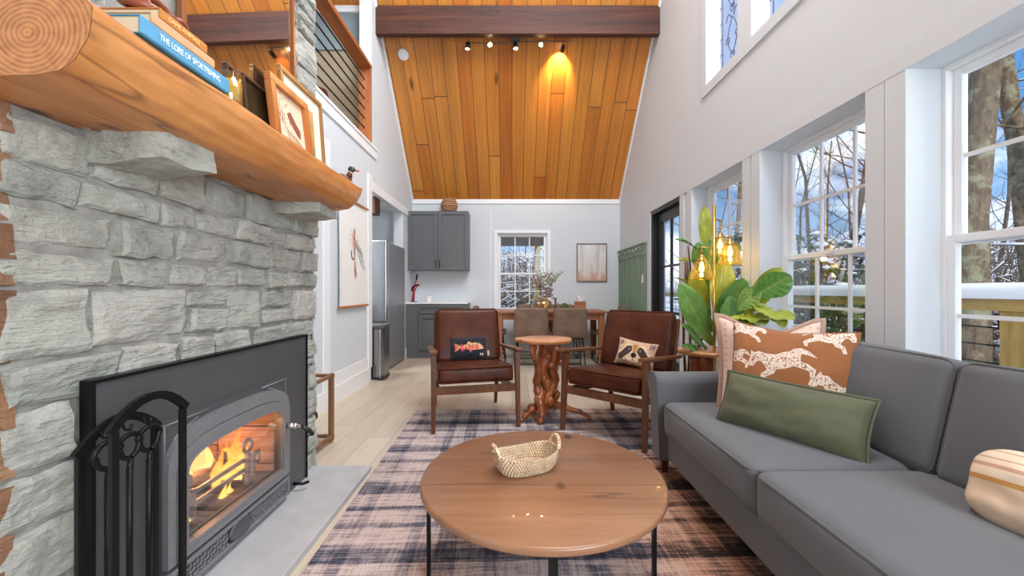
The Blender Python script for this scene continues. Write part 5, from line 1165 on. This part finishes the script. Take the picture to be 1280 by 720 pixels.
# things on the table
vs = thing('flower_vase', 'round amber glass vase with dried flowers on the dining table', 'vase', (.465, 6.0, TZ))
b = MB(); b.lathe([(0, .004), (.06, .004), (.085, .03), (.112, .07), (.112, .10), (.085, .13), (.055, .14), (.055, .152), (.062, .156), (.058, .156), (.051, .150), (.050, .138), (.08, .127), (.106, .098), (.106, .072), (.08, .034), (.055, .010), (0, .010)], 32); b.build('vase_body', glass('vase_amber', (1, .90, .68), .6), vs); vs.scale = (1.2, 1.2, 1.2)
r = random.Random(21); b = MB(); tips = []
for i in range(16):
    a = r.uniform(0, 6.28); sp = r.uniform(.05, .20); h = r.uniform(.30, .50); p = [(.02 * math.cos(a + 3), .02 * math.sin(a + 3), .02), (.02 * math.cos(a), .02 * math.sin(a), .15), (sp * .6 * math.cos(a), sp * .6 * math.sin(a), .15 + (h - .15) * .6), (sp * math.cos(a) + (.08 if i % 3 == 0 else 0), sp * math.sin(a), h)]
    b.tube(p, .002, 5); tips.append((Vector(p[2]), Vector(p[3]), i))
b.build('stems', plain('dry_stem', srgb(110, 96, 72), .8), vs)
b = MB(); b2 = MB()
for p, q, i in tips:
    if i % 2 == 0:
        for k in range(9):
            t_ = k / 8; c_ = p.lerp(q, t_); s = (1 if k % 2 else -1); d = Vector((s * .045, r.uniform(-.02, .02), .035)); w = Vector((.006, 0, -.012)); b.poly([c_, c_ + d * .5 + w, c_ + d, c_ + d * .5 - w])
    else:
        for k in range(10): b2.ball(q + Vector((r.gauss(0, .028), r.gauss(0, .028), r.gauss(-.03, .03))), r.uniform(.008, .015), 1)
for k in range(60): b2.ball((r.gauss(.07, .032), r.gauss(-.02, .03), .22 + r.gauss(0, .035)), r.uniform(.009, .016), 1)
b.build('leaf_sprays', plain('dusty_leaf', srgb(156, 160, 132), .8, var=.2), vs); b2.build('blossoms', plain('dried_blossom', srgb(142, 116, 120), .85, var=.25), vs)
k = thing('glass_candlestick', 'small clear glass candlestick beside the vase towards the kitchen', 'candlestick', (.31, 5.99, TZ)); b = MB(); b.lathe([(0, 0), (.045, 0), (.04, .012), (.012, .02), (.016, .05), (.010, .07), (.018, .10), (.010, .125), (.022, .15), (.02, .17), (0, .17)], 20); b.build('stick', glass('clear_glass', (.9, .88, .88), .9), k)
k = thing('wooden_candlestick', 'dark turned wooden candlestick on the dining table beside the vase', 'candlestick', (.655, 6.0, TZ)); b = MB(); b.lathe([(0, 0), (.034, 0), (.034, .012), (.016, .02), (.014, .06), (.022, .075), (.014, .09), (.012, .15), (.02, .165), (.018, .19), (0, .19)], 20); b.build('stick', M['walnut'], k)
b = MB(); b.tube([(.03 + .02 * math.cos(a), 0, .07 + .05 * math.sin(a)) for a in [2 * math.pi * q / 14 for q in range(14)]], .005, 6, closed=True); b.build('loop_handle', M['walnut'], k)
t = NT('moss'); f = t.noise(t.coord(), 60, 5); t.bsdf(t.ramp(f, [(.3, srgb(44, 60, 26)), (.7, srgb(110, 124, 62))]), .95, 0, f, 1, .02)
k = thing('moss_ball', 'green leafy ball on the dining table between candlestick and tissue box', 'ornament', (.79, 6.0, TZ)); b = MB(); b.ball((0, 0, .056), .056, 4); b.jitter(.007, 40); b.build('ball', t.m, k)
k = thing('tissue_box', 'wooden tissue box cover with a white tissue on the dining table', 'tissue box', (1.03, 6.02, TZ), R(-12)); b = MB(); b.box((-.085, -.075, 0), (.085, .075, .135), .005); b.build('cover', M['dining_wood'], k)
b = MB(); b.grid(14, 8, lambda u, v: Vector(((.03 + .035 * v) * math.cos(2 * math.pi * u) * (1 + .25 * math.sin(6 * math.pi * u) * v), (.012 + .02 * v) * math.sin(2 * math.pi * u), .134 + .065 * v + .014 * math.sin(8 * u * math.pi) * v)), close_u=True); b.build('tissue', plain('tissue_paper', srgb(244, 244, 244), .9, bs=0), k)
# framed print on the back wall
k = thing('framed_print', 'brown-framed abstract pastel print under glass on the back wall', 'picture', (1.375, YB, 1.575)); w, h = .262, .33; b = MB()
for lo, hi in (((-w, -.03, -h), (w, 0, -h + .018)), ((-w, -.03, h - .018), (w, 0, h)), ((-w, -.03, -h + .018), (-w + .018, 0, h - .018)), ((w - .018, -.03, -h + .018), (w, 0, h - .018))): b.box(lo, hi, .002)
b.build('frame', plain('taupe_frame', srgb(128, 110, 98), .4), k)
t = NT('abstract_print'); x, y, z = t.xyz(t.n('TexCoord').outputs['Object']); n1 = t.noise(t.coord((1.6, 1, .8)), 4, 3); c = t.ramp(t.math('ADD', t.math('MULTIPLY', z, 1.1), n1), [(.2, srgb(212, 168, 146)), (.36, srgb(228, 216, 210)), (.55, srgb(222, 222, 222)), (.9, srgb(232, 234, 237))])
c = t.mix(t.ramp(t.noise(t.coord((5, 1, .5)), 3, 2), [(.45, (0, 0, 0)), (.7, (.6, .6, .6))]), c, srgb(190, 170, 164)); t.bsdf(c, .08, Coat_Weight=.6)
MB().box((-w + .018, -.016, -h + .018), (w - .018, -.008, h - .018)).build('print', t.m, k)

# ------------------------------------------------------------------ kitchen corner
def shaker(b, x0, x1, z0, z1, y, rail=.058, d=.024):
    b.box((x0, y - d, z0), (x0 + rail, y, z1), .0015); b.box((x1 - rail, y - d, z0), (x1, y, z1), .0015); b.box((x0 + rail, y - d, z0), (x1 - rail, y, z0 + rail), .0015); b.box((x0 + rail, y - d, z1 - rail), (x1 - rail, y, z1), .0015); b.box((x0 + rail, y - d + .019, z0 + rail), (x1 - rail, y, z1 - rail))
uc = thing('wall_cabinet', 'grey shaker wall cabinet with two doors on the back wall', 'cabinet', (-1.22, YB, 1.43))
b = MB(); b.box((-.495, -.30, 0), (.495, 0, .975), .001); b.build('carcass', M['cab'], uc)
for s in (0, 1):
    b = MB(); shaker(b, -.495 + .498 * s, -.003 + .498 * s, .002, .973, -.301); d = b.build('door', M['cab'], uc); x = -.03 if s == 0 else .03
    b = MB(); b.box((x - .006, -.348, .03), (x + .006, -.338, .16), .002); b.box((x - .005, -.338, .045), (x + .005, -.32, .055)); b.box((x - .005, -.338, .135), (x + .005, -.32, .145)); b.build('handle', M['black'], d)
lc = thing('base_cabinet', 'grey shaker base cabinet with one drawer on the floor under the wall cabinet', 'cabinet', (-1.217, YB - .002, 0))
b = MB(); b.box((-.495, -.43, .0), (.495, 0, .875), .001); b.box((-.495, -.445, .0), (-.30, -.43, .875)); b.build('carcass', M['cab'], lc)
b = MB(); shaker(b, -.295, .455, .72, .862, -.431, .042); b.build('drawer', M['cab'], lc)
b = MB(); shaker(b, -.295, .455, .13, .708, -.431, .065); b.build('door', M['cab'], lc)
o = MB().box((-.50, -.455, .8765), (.505, 0, .905), .003).build('worktop', M['quartz']); o.location = (-1.22, YB, 0); tag(o, 'white quartz worktop lying on the grey base cabinet', 'worktop')
k = thing('woven_jar', 'brown striped woven basket jar on top of the wall cabinet', 'basket', (-1.055, 6.70, 2.4055)); STRW = planks('striped_weave', [srgb(150, 98, 60), srgb(190, 146, 100), srgb(120, 76, 48), srgb(176, 130, 86)], 10, .035, .8, .2, .002, along='Y', bs=.5)
t = NT('striped_weave_bands'); x, y, z = t.xyz(t.n('TexCoord').outputs['Object']); t.bsdf(t.ramp(t.math('FRACT', t.math('MULTIPLY', z, 13)), [(0, srgb(124, 84, 56)), (.3, srgb(196, 154, 110)), (.55, srgb(152, 92, 62)), (.8, srgb(190, 150, 104))], 'CONSTANT'), .85, 0, t.math('SINE', t.math('MULTIPLY', z, 700)), .5, .004)
b = MB(); b.lathe([(0, 0), (.09, 0), (.12, .03), (.14, .10), (.135, .16), (.105, .205), (.108, .22), (.10, .222), (.095, .205), (0, .20)], 32); b.build('jar_body', t.m, k); b = MB(); b.lathe([(.102, .214), (.108, .222), (.06, .235), (0, .237)], 32); b.build('lid', t.m, k)
k = thing('cup', 'small white ceramic cup on the white worktop', 'cup', (-1.38, 6.60, .9055)); b = MB(); b.lathe([(0, 0), (.042, 0), (.046, .01), (.046, .095), (.042, .095), (.042, .012), (0, .012)], 24); b.build('cup_body', M['white'], k)
k = thing('wine_holder', 'curved red and black metal ornament standing on the white worktop', 'ornament', (-1.63, 6.60, .9055)); RM = plain('red_metal', srgb(176, 40, 48), .4)
b = MB(); b.box((-.05, -.04, 0), (.05, .04, .01), .002); b.build('foot', M['black'], k)
b = MB(); b.tube([(-.02, 0, .01), (-.01, 0, .14), (.03, 0, .30), (.055, 0, .44)], [.012, .014, .013, .010], 8); b.tube([(.0, 0, .01), (.015, 0, .18), (.06, 0, .26), (.10, 0, .275)], .010, 8); b.build('red_rods', RM, k)
b = MB(); b.tube([(-.03, 0, .18), (-.02, 0, .24), (.03, 0, .27), (.09, 0, .29)], [.016, .018, .016, .010], 8); b.tube([(.045, 0, .36), (.06, 0, .46)], .014, 8); b.build('black_claw', M['black'], k)
fr = thing('refrigerator', 'tall stainless steel refrigerator standing in the kitchen opening', 'refrigerator', (-2.11, 5.82, 0))
b = MB(); b.box((-.42, -.38, .02), (.42, .46, 1.755), .006); b.build('body', M['steel_d'], fr)
b = MB(); b.box((-.42, -.46, .64), (.42, -.388, 1.775), .012); d = b.build('door', M['steel'], fr); b = MB(); b.tube([(-.36, -.462, .72), (-.36, -.50, .74), (-.36, -.50, 1.5), (-.36, -.462, 1.52)], .012, 8); b.build('handle', M['steel'], d)
b = MB(); b.box((-.42, -.46, .05), (.42, -.388, .625), .012); b.build('freezer_drawer', M['steel'], fr)
tc = thing('trash_can', 'stainless steel pedal bin with black lid beside the refrigerator', 'trash can', (-1.79, 5.05, 0))
def rrp(w, d, r): return rrect(0, 0, w, d, r, 6)
b = MB(); b.prism(rrp(.205, .155, .06), 'Z', .03, .62); o = b.build('body', M['steel'], tc)
b = MB(); b.prism(rrp(.208, .158, .06), 'Z', 0, .032); b.build('base_ring', M['plastic'], tc)
b = MB(); b.prism(rrp(.212, .162, .06), 'Z', .622, .672, .012); b.build('lid', M['iron_dark'], tc)
b = MB(); b.box((.13, -.20, .012), (.23, -.15, .03), .006); b.bar((.18, -.19, .022), (.255, -.13, .03), .05, .012, .004); b.build('pedal', M['plastic'], tc)
o = MB().box((-.35, -.3, .875), (.28, .3, .905), .003).build('kitchen_counter', M['quartz']); o.location = (-2.4, 4.75, 0)
kc = o; tag(o, 'end of a white kitchen counter beyond the opening', 'counter'); MB().box((-.34, -.28, 0), (.26, .28, .875)).build('counter_cabinet', M['cab'], o)

# hanging scroll with a fishing fly
sc_ = thing('wall_scroll', 'white hanging scroll printed with a fishing fly on the white side wall', 'wall art', (XL + .02, 4.28, .92))
PW = plain('scroll_paper', srgb(236, 234, 231), .8, bs=0, var=.008)
def sp(u, v): return Vector((.006 * math.sin(v * 3) + .012 * (1 - v) * (u < .06), -.385 + .77 * u, .012 + 1.10 * v))
MB().grid(24, 24, sp).build('paper', PW, sc_)
for z in (0, 1.115): MB().box((-.004, -.40, z), (.018, .40, z + .022), .003).build('hanging_bar', M['frame_wood'], sc_)
b = MB(); b.tube([(.01, 0, .0 + z) for z in (.84, .80, .60, .545)] + [(.01, -.02, .515), (.01, -.055, .51), (.01, -.085, .54), (.01, -.09, .60)], .006, 8); b.build('printed_hook', plain('hook_ink', srgb(112, 88, 74), .8, bs=0), sc_)
b = MB(); r = random.Random(3)
for i in range(44): a = r.uniform(0, 6.28); l = r.uniform(.08, .16); b.tube([(.010, 0, .72), (.0105, l * math.cos(a), .72 + l * math.sin(a))], .0010, 4)
for i in range(12): b.tube([(.010, .004, .55), (.0105, r.uniform(-.02, .06), .28 + r.uniform(0, .1))], .0014, 4)
b.tube([(.011, 0, .76), (.011, .003, .56)], .006, 8); b.build('printed_hackle', plain('hackle_ink', srgb(216, 148, 120), .8, bs=0), sc_)
b = MB()
for (y0, z0, y1, z1, w) in ((.02, .70, .30, .42, .045), (.03, .72, .25, .56, .03)):
    n = 14; d = Vector((0, y1 - y0, z1 - z0)); s = Vector((0, -d.z, d.y)).normalized(); L1 = []; L2 = []
    for i in range(n + 1): t_ = i / n; q = w * math.sin(math.pi * t_ ** 1.6) ** .7 if 0 < t_ < 1 else .002; c_ = Vector((.0095, y0, z0)) + d * t_; L1.append(c_ + s * q); L2.append(c_ - s * q)
    b.poly(L1 + L2[::-1])
b.build('printed_wings', plain('wing_ink', srgb(196, 196, 194), .8, bs=0, var=.2, scale=60), sc_)

# ------------------------------------------------------------------ ceiling fittings
tk = thing('track_light', 'black five-head track light fixed under the dark ceiling beam', 'track light', (.045, 5.20, 4.42))
b = MB(); b.lathe([(0, .09), (.065, .09), (.065, -.06), (.05, -.07), (0, -.07)], 24); b.build('canopy', M['iron_dark'], tk)
b = MB(); b.tube([(-.66, 0, -.085), (-.35, .02, -.082), (0, 0, -.08), (.35, -.02, -.078), (.66, 0, -.075)], .007, 8); b.tube([(0, 0, -.06), (0, 0, -.085)], .012, 8); b.build('bar', M['iron_dark'], tk)
HB = emit('spot_bulb', (1, .70, .34), 40)
for x, d, lit in ((-.62, (-.1, -.1, -1), 1), (-.33, (.0, -.95, -.35), 2), (0, (.05, -.2, -1), 1), (.33, (0, -.95, -.35), 2), (.62, (-.08, 1.0, -.22), 0)):
    d = Vector(d).normalized(); p0 = Vector((x, 0, -.08)); p1 = p0 + Vector((0, 0, -.045)); q = d.to_track_quat('Z', 'Y').to_matrix().to_4x4()
    b = MB(); b.tube([p0, p1], .006, 8)
    if lit == 0: p1 = p1 + Vector((0, 0, -.03))
    b.lathe([(0, -.045), (.022, -.042), (.027, -.02), (.030, .05), (.026, .05), (.026, .02), (0, .02)], 20, Matrix.Translation(p1) @ q); h = b.build('spot_head', M['black'], tk)
    b = MB(); b.lathe([(0, .055), (.016, .052), (.025, .044), (.024, .022)], 16, Matrix.Translation(p1) @ q); b.build('spot_bulb', HB, h)
    L_ = lamp('track_spot', 'SPOT', Vector((.045, 5.20, 4.42)) + p1 + d * .07, (-d).to_track_quat('Z', 'Y').to_euler(), 55 if lit == 0 else 18, (1, .66, .32), spot_size=R(84), spot_blend=.7, shadow_soft_size=.02)
sd = thing('smoke_detector', 'round white smoke detector on the wood ceiling below the beam', 'smoke detector', (-1.40, 5.14, 0)); sd.location = (-1.385, 5.055, 0)
y_ = 5.40; sd.location = (-1.47, y_, ceil(y_)); sd.rotation_euler = (R(-47.7) + math.pi, 0, 0)
b = MB(); b.lathe([(0, 0), (.075, 0), (.075, .018), (.06, .032), (0, .034)], 32); b.build('housing', M['white'], sd)
# light switch and the rope along the green panelling
k = thing('light_switch', 'white light switch plate on the green panelling by the door', 'light switch', (XR - .028, 5.60, 1.26)); MB().box((-.006, -.036, -.058), (0, .036, .058), .003).build('plate', M['white'], k); MB().box((-.010, -.012, -.026), (-.005, .012, .026), .002).build('rocker', M['white'], k)
b = MB(); b.tube([(XR - .034 - .012 * abs(math.sin(q * .5)), 5.53 + q * .021, 1.70 + .022 * math.sin(q * .85) + .008 * math.sin(q * 2.1)) for q in range(64)], .007, 6); tag(b.build('rope_garland', plain('rope', srgb(196, 200, 190), .9)), 'pale rope garland hung in small loops along the green panelling', 'garland')

# ------------------------------------------------------------------ loft railing and loft lamp
lr_ = thing('loft_railing', 'wood-framed loft railing with seven black metal rods above the side wall', 'railing', (XL - .075, 3.7, 2.875))
def LR(o): return LC(o, XL - .075, 3.7, 2.875)
b = MB(); b.box((XL - .15, 2.46, 3.80), (XL + .004, 4.88, 3.85), .004); LR(b.build('top_rail', M['rail_wood'], lr_))
RZ = wood('rail_post_wood', srgb(126, 66, 32), srgb(166, 96, 50), srgb(190, 120, 68), 'Z', 7, .4, .08)
for y in (2.46, 4.835): b = MB(); b.box((XL - .15, y, 2.876), (XL + .003, y + .045, 3.80), .004); LR(b.build('post', RZ, lr_))
for i in range(7): z = 2.96 + .118 * i; b = MB(); b.tube([(XL - .075, 2.50, z), (XL - .075, 4.84, z)], .0085, 8); LR(b.build('rod', M['black'], lr_))
k = thing('table_lamp', 'small lamp with a dark red shade in the loft behind the rods', 'lamp', (-2.30, 4.95 - .25, 2.601)); b = MB(); b.lathe([(0, 0), (.07, 0), (.07, .02), (.02, .04), (.03, .2), (.03, .5), (.012, .52), (.012, .68), (0, .68)], 20); b.build('base', M['walnut'], k)
b = MB(); b.lathe([(.17, .62), (.11, .86)], 28); b.build('shade', plain('dark_red_shade', srgb(92, 44, 36), .8), k)
lamp('kitchen_fill_light', 'AREA', (-2.6, 4.6, 2.42), (0, 0, 0), 55, (.95, .97, 1), size=.9)  # unseen area light added to brighten the kitchen, no fixture
lamp('loft_fill_light', 'AREA', (-2.9, 3.4, 4.6), (R(20), 0, 0), 12, (1, .96, .9), size=.8)  # unseen area light added to brighten the loft, no fixture
# ------------------------------------------------------------------ outdoors: deck, railing, snow, woods
struct(MB().box((XR + .2, -3, -.16), (3.35, 13, -.06)).build('deck_floor', M['snow']))
def gz(x, y): return -1.3 + .10 * max(0, x - 3) + .006 * max(0, x - 6) ** 2 * .6 + .35 * noise.noise(Vector((x * .22, y * .22, 0)))
b = MB(); b.grid(60, 70, lambda u, v: Vector((3.2 + 46 * u, -14 + 70 * v, gz(3.2 + 46 * u, -14 + 70 * v)))); struct(b.build('snowy_ground', M['snow']))
b = MB(); b.grid(60, 40, lambda u, v: Vector((-22 + 25.4 * u, 9.6 + 46 * v, -1.2 + .16 * 46 * v + .3 * noise.noise(Vector((u * 6, v * 8, 2)))))); struct(b.build('snowy_slope', M['snow']))
RX = 3.08
dr = thing('deck_railing', 'snow-topped wooden deck railing with black horizontal cables outside the windows', 'railing', (RX, 3.0, -.06))
def DR(o): return LC(o, RX, 3.0, -.06)
DR(MB().box((RX - .07, -2.5, .975), (RX + .07, 12.4, 1.05), .004).build('top_rail', M['deck_wood'], dr))
DPW = wood('deck_post', srgb(140, 108, 52), srgb(182, 146, 76), srgb(206, 172, 98), 'Z', 8, .7, .08)
for y in (-1.9, .25, 2.40, 4.62, 6.8, 9.0, 11.2): DR(MB().box((RX - .065, y - .065, -.06), (RX + .065, y + .065, .975), .004).build('post', DPW, dr))
for i in range(8): z = .06 + .115 * i; b = MB(); b.tube([(RX, -2.4, z), (RX, 12.3, z)], .006, 6); DR(b.build('cable', M['black'], dr))
b = MB(); b.grid(14, 160, lambda u, v: Vector((RX + .075 * math.cos(math.pi * u), -2.5 + 14.9 * v, 1.05 + (.10 + .02 * noise.noise(Vector((v * 22, 0, 0)))) * math.sin(math.pi * u) ** .5))); DR(b.build('snow_cap', M['snow'], dr))
# porch roof beyond the back window
PGY = plain('porch_metal', srgb(196, 200, 206), .5)
pr = thing('porch_roof', 'grey ribbed porch roof on wooden posts beyond the back window', 'porch roof', (.4, 8.5, 0))
b = MB(); b.prism([(7.06, 2.66), (7.06, 2.72), (9.75, 2.44), (9.75, 2.38)], 'X', -2.4, 3.3)
for i in range(16): x = -2.2 + i * .36; b.prism([(7.06, 2.63), (7.06, 2.66), (9.75, 2.38), (9.75, 2.35)], 'X', x, x + .035)
LC(b.build('roof_panel', PGY, pr), .4, 8.5, 0); LC(MB().box((-2.4, 9.6, 2.17), (3.3, 9.75, 2.36)).build('beam', plain('grey_beam', srgb(126, 124, 120), .7), pr), .4, 8.5, 0)
for x in (-1.6, .62, 2.9): LC(MB().box((x - .07, 9.6, -1.2), (x + .07, 9.74, 2.17)).build('post', DPW, pr), .4, 8.5, 0)
# trees
def bark(name, a, b_, c): 
    t = NT(name); v = t.coord((1, 1, .35)); f = t.noise(v, 26, 6, .65); li = t.noise(t.coord(), 7, 5, .6)
    col = t.mix(t.ramp(li, [(.50, (0, 0, 0)), (.62, (.85,) * 3)]), t.ramp(f, [(.3, a), (.7, b_)]), c); return t.bsdf(col, .95, 0, f, 1, .03)
BK = bark('lichen_bark', srgb(84, 66, 48), srgb(146, 124, 96), srgb(164, 162, 130)); BK2 = bark('dark_bark', srgb(70, 54, 42), srgb(122, 98, 76), srgb(132, 120, 100))
def tree_mesh(seed, h, r0, lean=.05, first=.25, nb=12, depth=2, reach=.32):
    r = random.Random(seed); b = MB(); sn = MB()
    def limb(p, d, L, rad, lv):
        n = 7 if lv == 0 else 5; pts = [p.copy()]; rs = [rad]; dd = d.copy()
        for i in range(n):
            dd = (dd + Vector((r.gauss(0, .10), r.gauss(0, .10), r.gauss(.03, .06))) * (.6 if lv == 0 else 1.4)).normalized(); pts.append(pts[-1] + dd * (L / n)); rs.append(rad * (1 - (.62 if lv == 0 else .8) * (i + 1) / n))
        b.tube(pts, rs, 9 if lv == 0 else 5, cap=False)
        if lv > 0 and rad > .006 and r.random() < .5:
            sn.tube([q + Vector((0, 0, a * .8)) for q, a in zip(pts[1:4], rs[1:4])], [a * .75 for a in rs[1:4]], 5)
        if lv >= depth: return
        m = nb if lv == 0 else 6
        for k in range(m):
            t = (first + (1 - first) * (k + r.random()) / m) if lv == 0 else r.uniform(.2, 1); j = min(int(t * n), n - 1); q = pts[j].lerp(pts[j + 1], t * n - j); a = r.uniform(0, 6.28); u = Vector((math.cos(a), math.sin(a), r.uniform(.15, .9))).normalized()
            if lv > 0: u = (u + dd * .8).normalized()
            limb(q, u, L * reach * r.uniform(.6, 1.2) * (1 if lv else 1 - .4 * t), max(rs[j] * r.uniform(.2, .38), .0045), lv + 1)
    limb(Vector((0, 0, 0)), Vector((r.gauss(0, lean), r.gauss(0, lean), 1)).normalized(), h, r0, 0)
    return b, sn
def tree(label, x, y, seed, h, r0, m=None, group=None, src=None, rz=0.0, s=1.0, **k):
    z = (gz(x, y) if x > 3.2 else -1.2 + .16 * max(0, y - 9.6)) - .15
    if src: t_ = copy_tree(src); t_.location = (x, y, z); t_.rotation_euler = (0, 0, rz); t_.scale = (s, s, s); t_['label'] = label
    else:
        t_ = thing('bare_tree', label, 'tree', (x, y, z), rz, group); b, sn = tree_mesh(seed, h, r0, **k); b.build('trunk_and_branches', m or BK, t_); sn.build('branch_snow', M['snow'], t_)
    if group: t_['group'] = group
    return t_
tree('thick lichen-covered tree trunk close beyond the deck railing, nearest the sofa', 4.68, 4.30, 5, 11, .15, lean=.0, first=.42, nb=9)
tree('slender forked tree standing just right of the thick lichen-covered trunk', 5.85, 4.25, 8, 10, .11, lean=.03, first=.3, nb=12)
tree('thin brown tree seen beside the thick trunk through the nearest window', 6.3, 4.75, 12, 11, .10, lean=.03, first=.3)
protos = [tree('bare snow-dusted tree in the woods beyond the deck', 6.9, 8.4, 30, 10, .075, BK2, 'bare trees in the snowy woods', first=.12, nb=18), tree('bare snow-dusted tree in the woods beyond the deck', 8.6, 11.2, 31, 9, .06, BK2, 'bare trees in the snowy woods', first=.10, nb=20), tree('bare snow-dusted tree in the woods beyond the deck', 9.0, 8.9, 32, 11, .10, BK, 'bare trees in the snowy woods', first=.15, nb=18), tree('bare snow-dusted tree in the woods beyond the deck', 5.4, 8.2, 33, 7, .04, BK2, 'bare trees in the snowy woods', first=.08, nb=14)]
r = random.Random(77)
for i in range(34):
    dist = r.uniform(10, 36); sl = r.uniform(.42, 1.75); x = sl * dist / math.hypot(1, sl) ; y = dist / math.hypot(1, sl)
    if x < 5.5 and y < 12: x += 4
    tree('bare snow-dusted tree in the woods beyond the deck', x, y, 0, 0, 0, None, 'bare trees in the snowy woods', protos[i % 4], r.uniform(0, 6.28), r.uniform(.7, 1.15))
for i in range(14):
    tree('bare snowy tree in the woods behind the porch', r.uniform(-4, 3.4), r.uniform(12, 26), 0, 0, 0, None, 'bare trees behind the porch', protos[i % 4], r.uniform(0, 6.28), r.uniform(.5, .9))
# brushwood with snow: uncountable twigs
def brush(name, region, n, hmax, label):
    b = MB(); s = MB()
    for i in range(n):
        x, y = region(); z = gz(x, y) if x > 3.2 else -1.2 + .16 * max(0, y - 9.6); h = r.uniform(.6, 1) * hmax; a = r.uniform(0, 6.28); k = r.uniform(.1, .8); p = Vector((x, y, z)); q = p + Vector((math.cos(a) * k, math.sin(a) * k, h)); mid = p.lerp(q, .5) + Vector((r.gauss(0, .12), r.gauss(0, .12), 0)); w = r.uniform(.008, .022)
        b.tube([p, mid, q], [w, w * .8, w * .3], 4, cap=False)
        for t in range(3):
            c = mid.lerp(q, r.random()); a = r.uniform(0, 6.28); e = c + Vector((math.cos(a), math.sin(a), r.uniform(-.1, .7))) * r.uniform(.25, .7); b.tube([c, e], [w * .6, w * .25], 4, cap=False)
            if r.random() < .5: s.tube([c + Vector((0, 0, w * .8)), c.lerp(e, .7) + Vector((0, 0, w * .8))], w * .8, 4)
    o = b.build(name, BK2); tag(o, label, 'undergrowth', kind='stuff'); q = s.build('twig_snow', M['snow'], o); q['kind'] = 'stuff'
def reg1():
    d = r.uniform(7, 26); sl = r.uniform(.42, 1.8); x = max(4.2, sl * d / math.hypot(1, sl)); return x, d / math.hypot(1, sl)
def reg2(): return r.uniform(-3, 3.3), r.uniform(10.5, 20)
brush('brushwood', reg1, 900, 3.0, 'tangled brown snowy brushwood on the slope beyond the deck railing')
brush('brushwood', reg2, 700, 3.0, 'tangled snowy brushwood behind the porch posts')
# rhododendrons
RH = plain('rhododendron_leaf', srgb(72, 98, 52), .45, var=.25, scale=9, bs=0)
def rhodo(x, y, h, seed, label):
    q = random.Random(seed); z0 = gz(x, y); k = thing('rhododendron', label, 'shrub', (x, y, z0), group='rhododendrons beside the deck'); b = MB(); st = MB(); s = MB()
    for i in range(int(34 * h)):
        a = q.uniform(0, 6.28); rr_ = q.uniform(.05, .75) * h * .45; z = q.uniform(.3, 1) * h; e = Vector((rr_ * math.cos(a), rr_ * math.sin(a), z)); st.tube([(0, 0, 0), Vector((e.x * .4, e.y * .4, z * .6)), e], [.018, .012, .006], 5, cap=False)
        for j in range(9):
            t = 6.28 * j / 9 + a; d = Vector((math.cos(t), math.sin(t), q.uniform(-.75, .25))).normalized() * q.uniform(.13, .2); w = d.cross(Vector((0, 0, 1))).normalized() * .028; m = e + d * .5 + Vector((0, 0, .012)); b.poly([e, m + w, e + d, m - w])
        if q.random() < .5: s.ball(e + Vector((0, 0, .02)), q.uniform(.04, .09), 2, (1, 1, .45))
    st.build('stems', BK2, k); b.build('foliage', RH, k); s.build('snow_clumps', M['snow'], k)
for i, (x, y, h) in enumerate([(4.1, 4.75, 2.7), (4.2, 5.75, 3.1), (4.5, 3.5, 1.7), (4.3, 7.3, 2.9)]): rhodo(x, y, h, 100 + i, ['dark green rhododendron behind the deck railing, nearer the thick trunk', 'tall dark green rhododendron beyond the middle window', 'low rhododendron below the deck beyond the nearest window', 'dark green rhododendron outside beyond the floor lamp'][i])
bpy.context.view_layer.update()
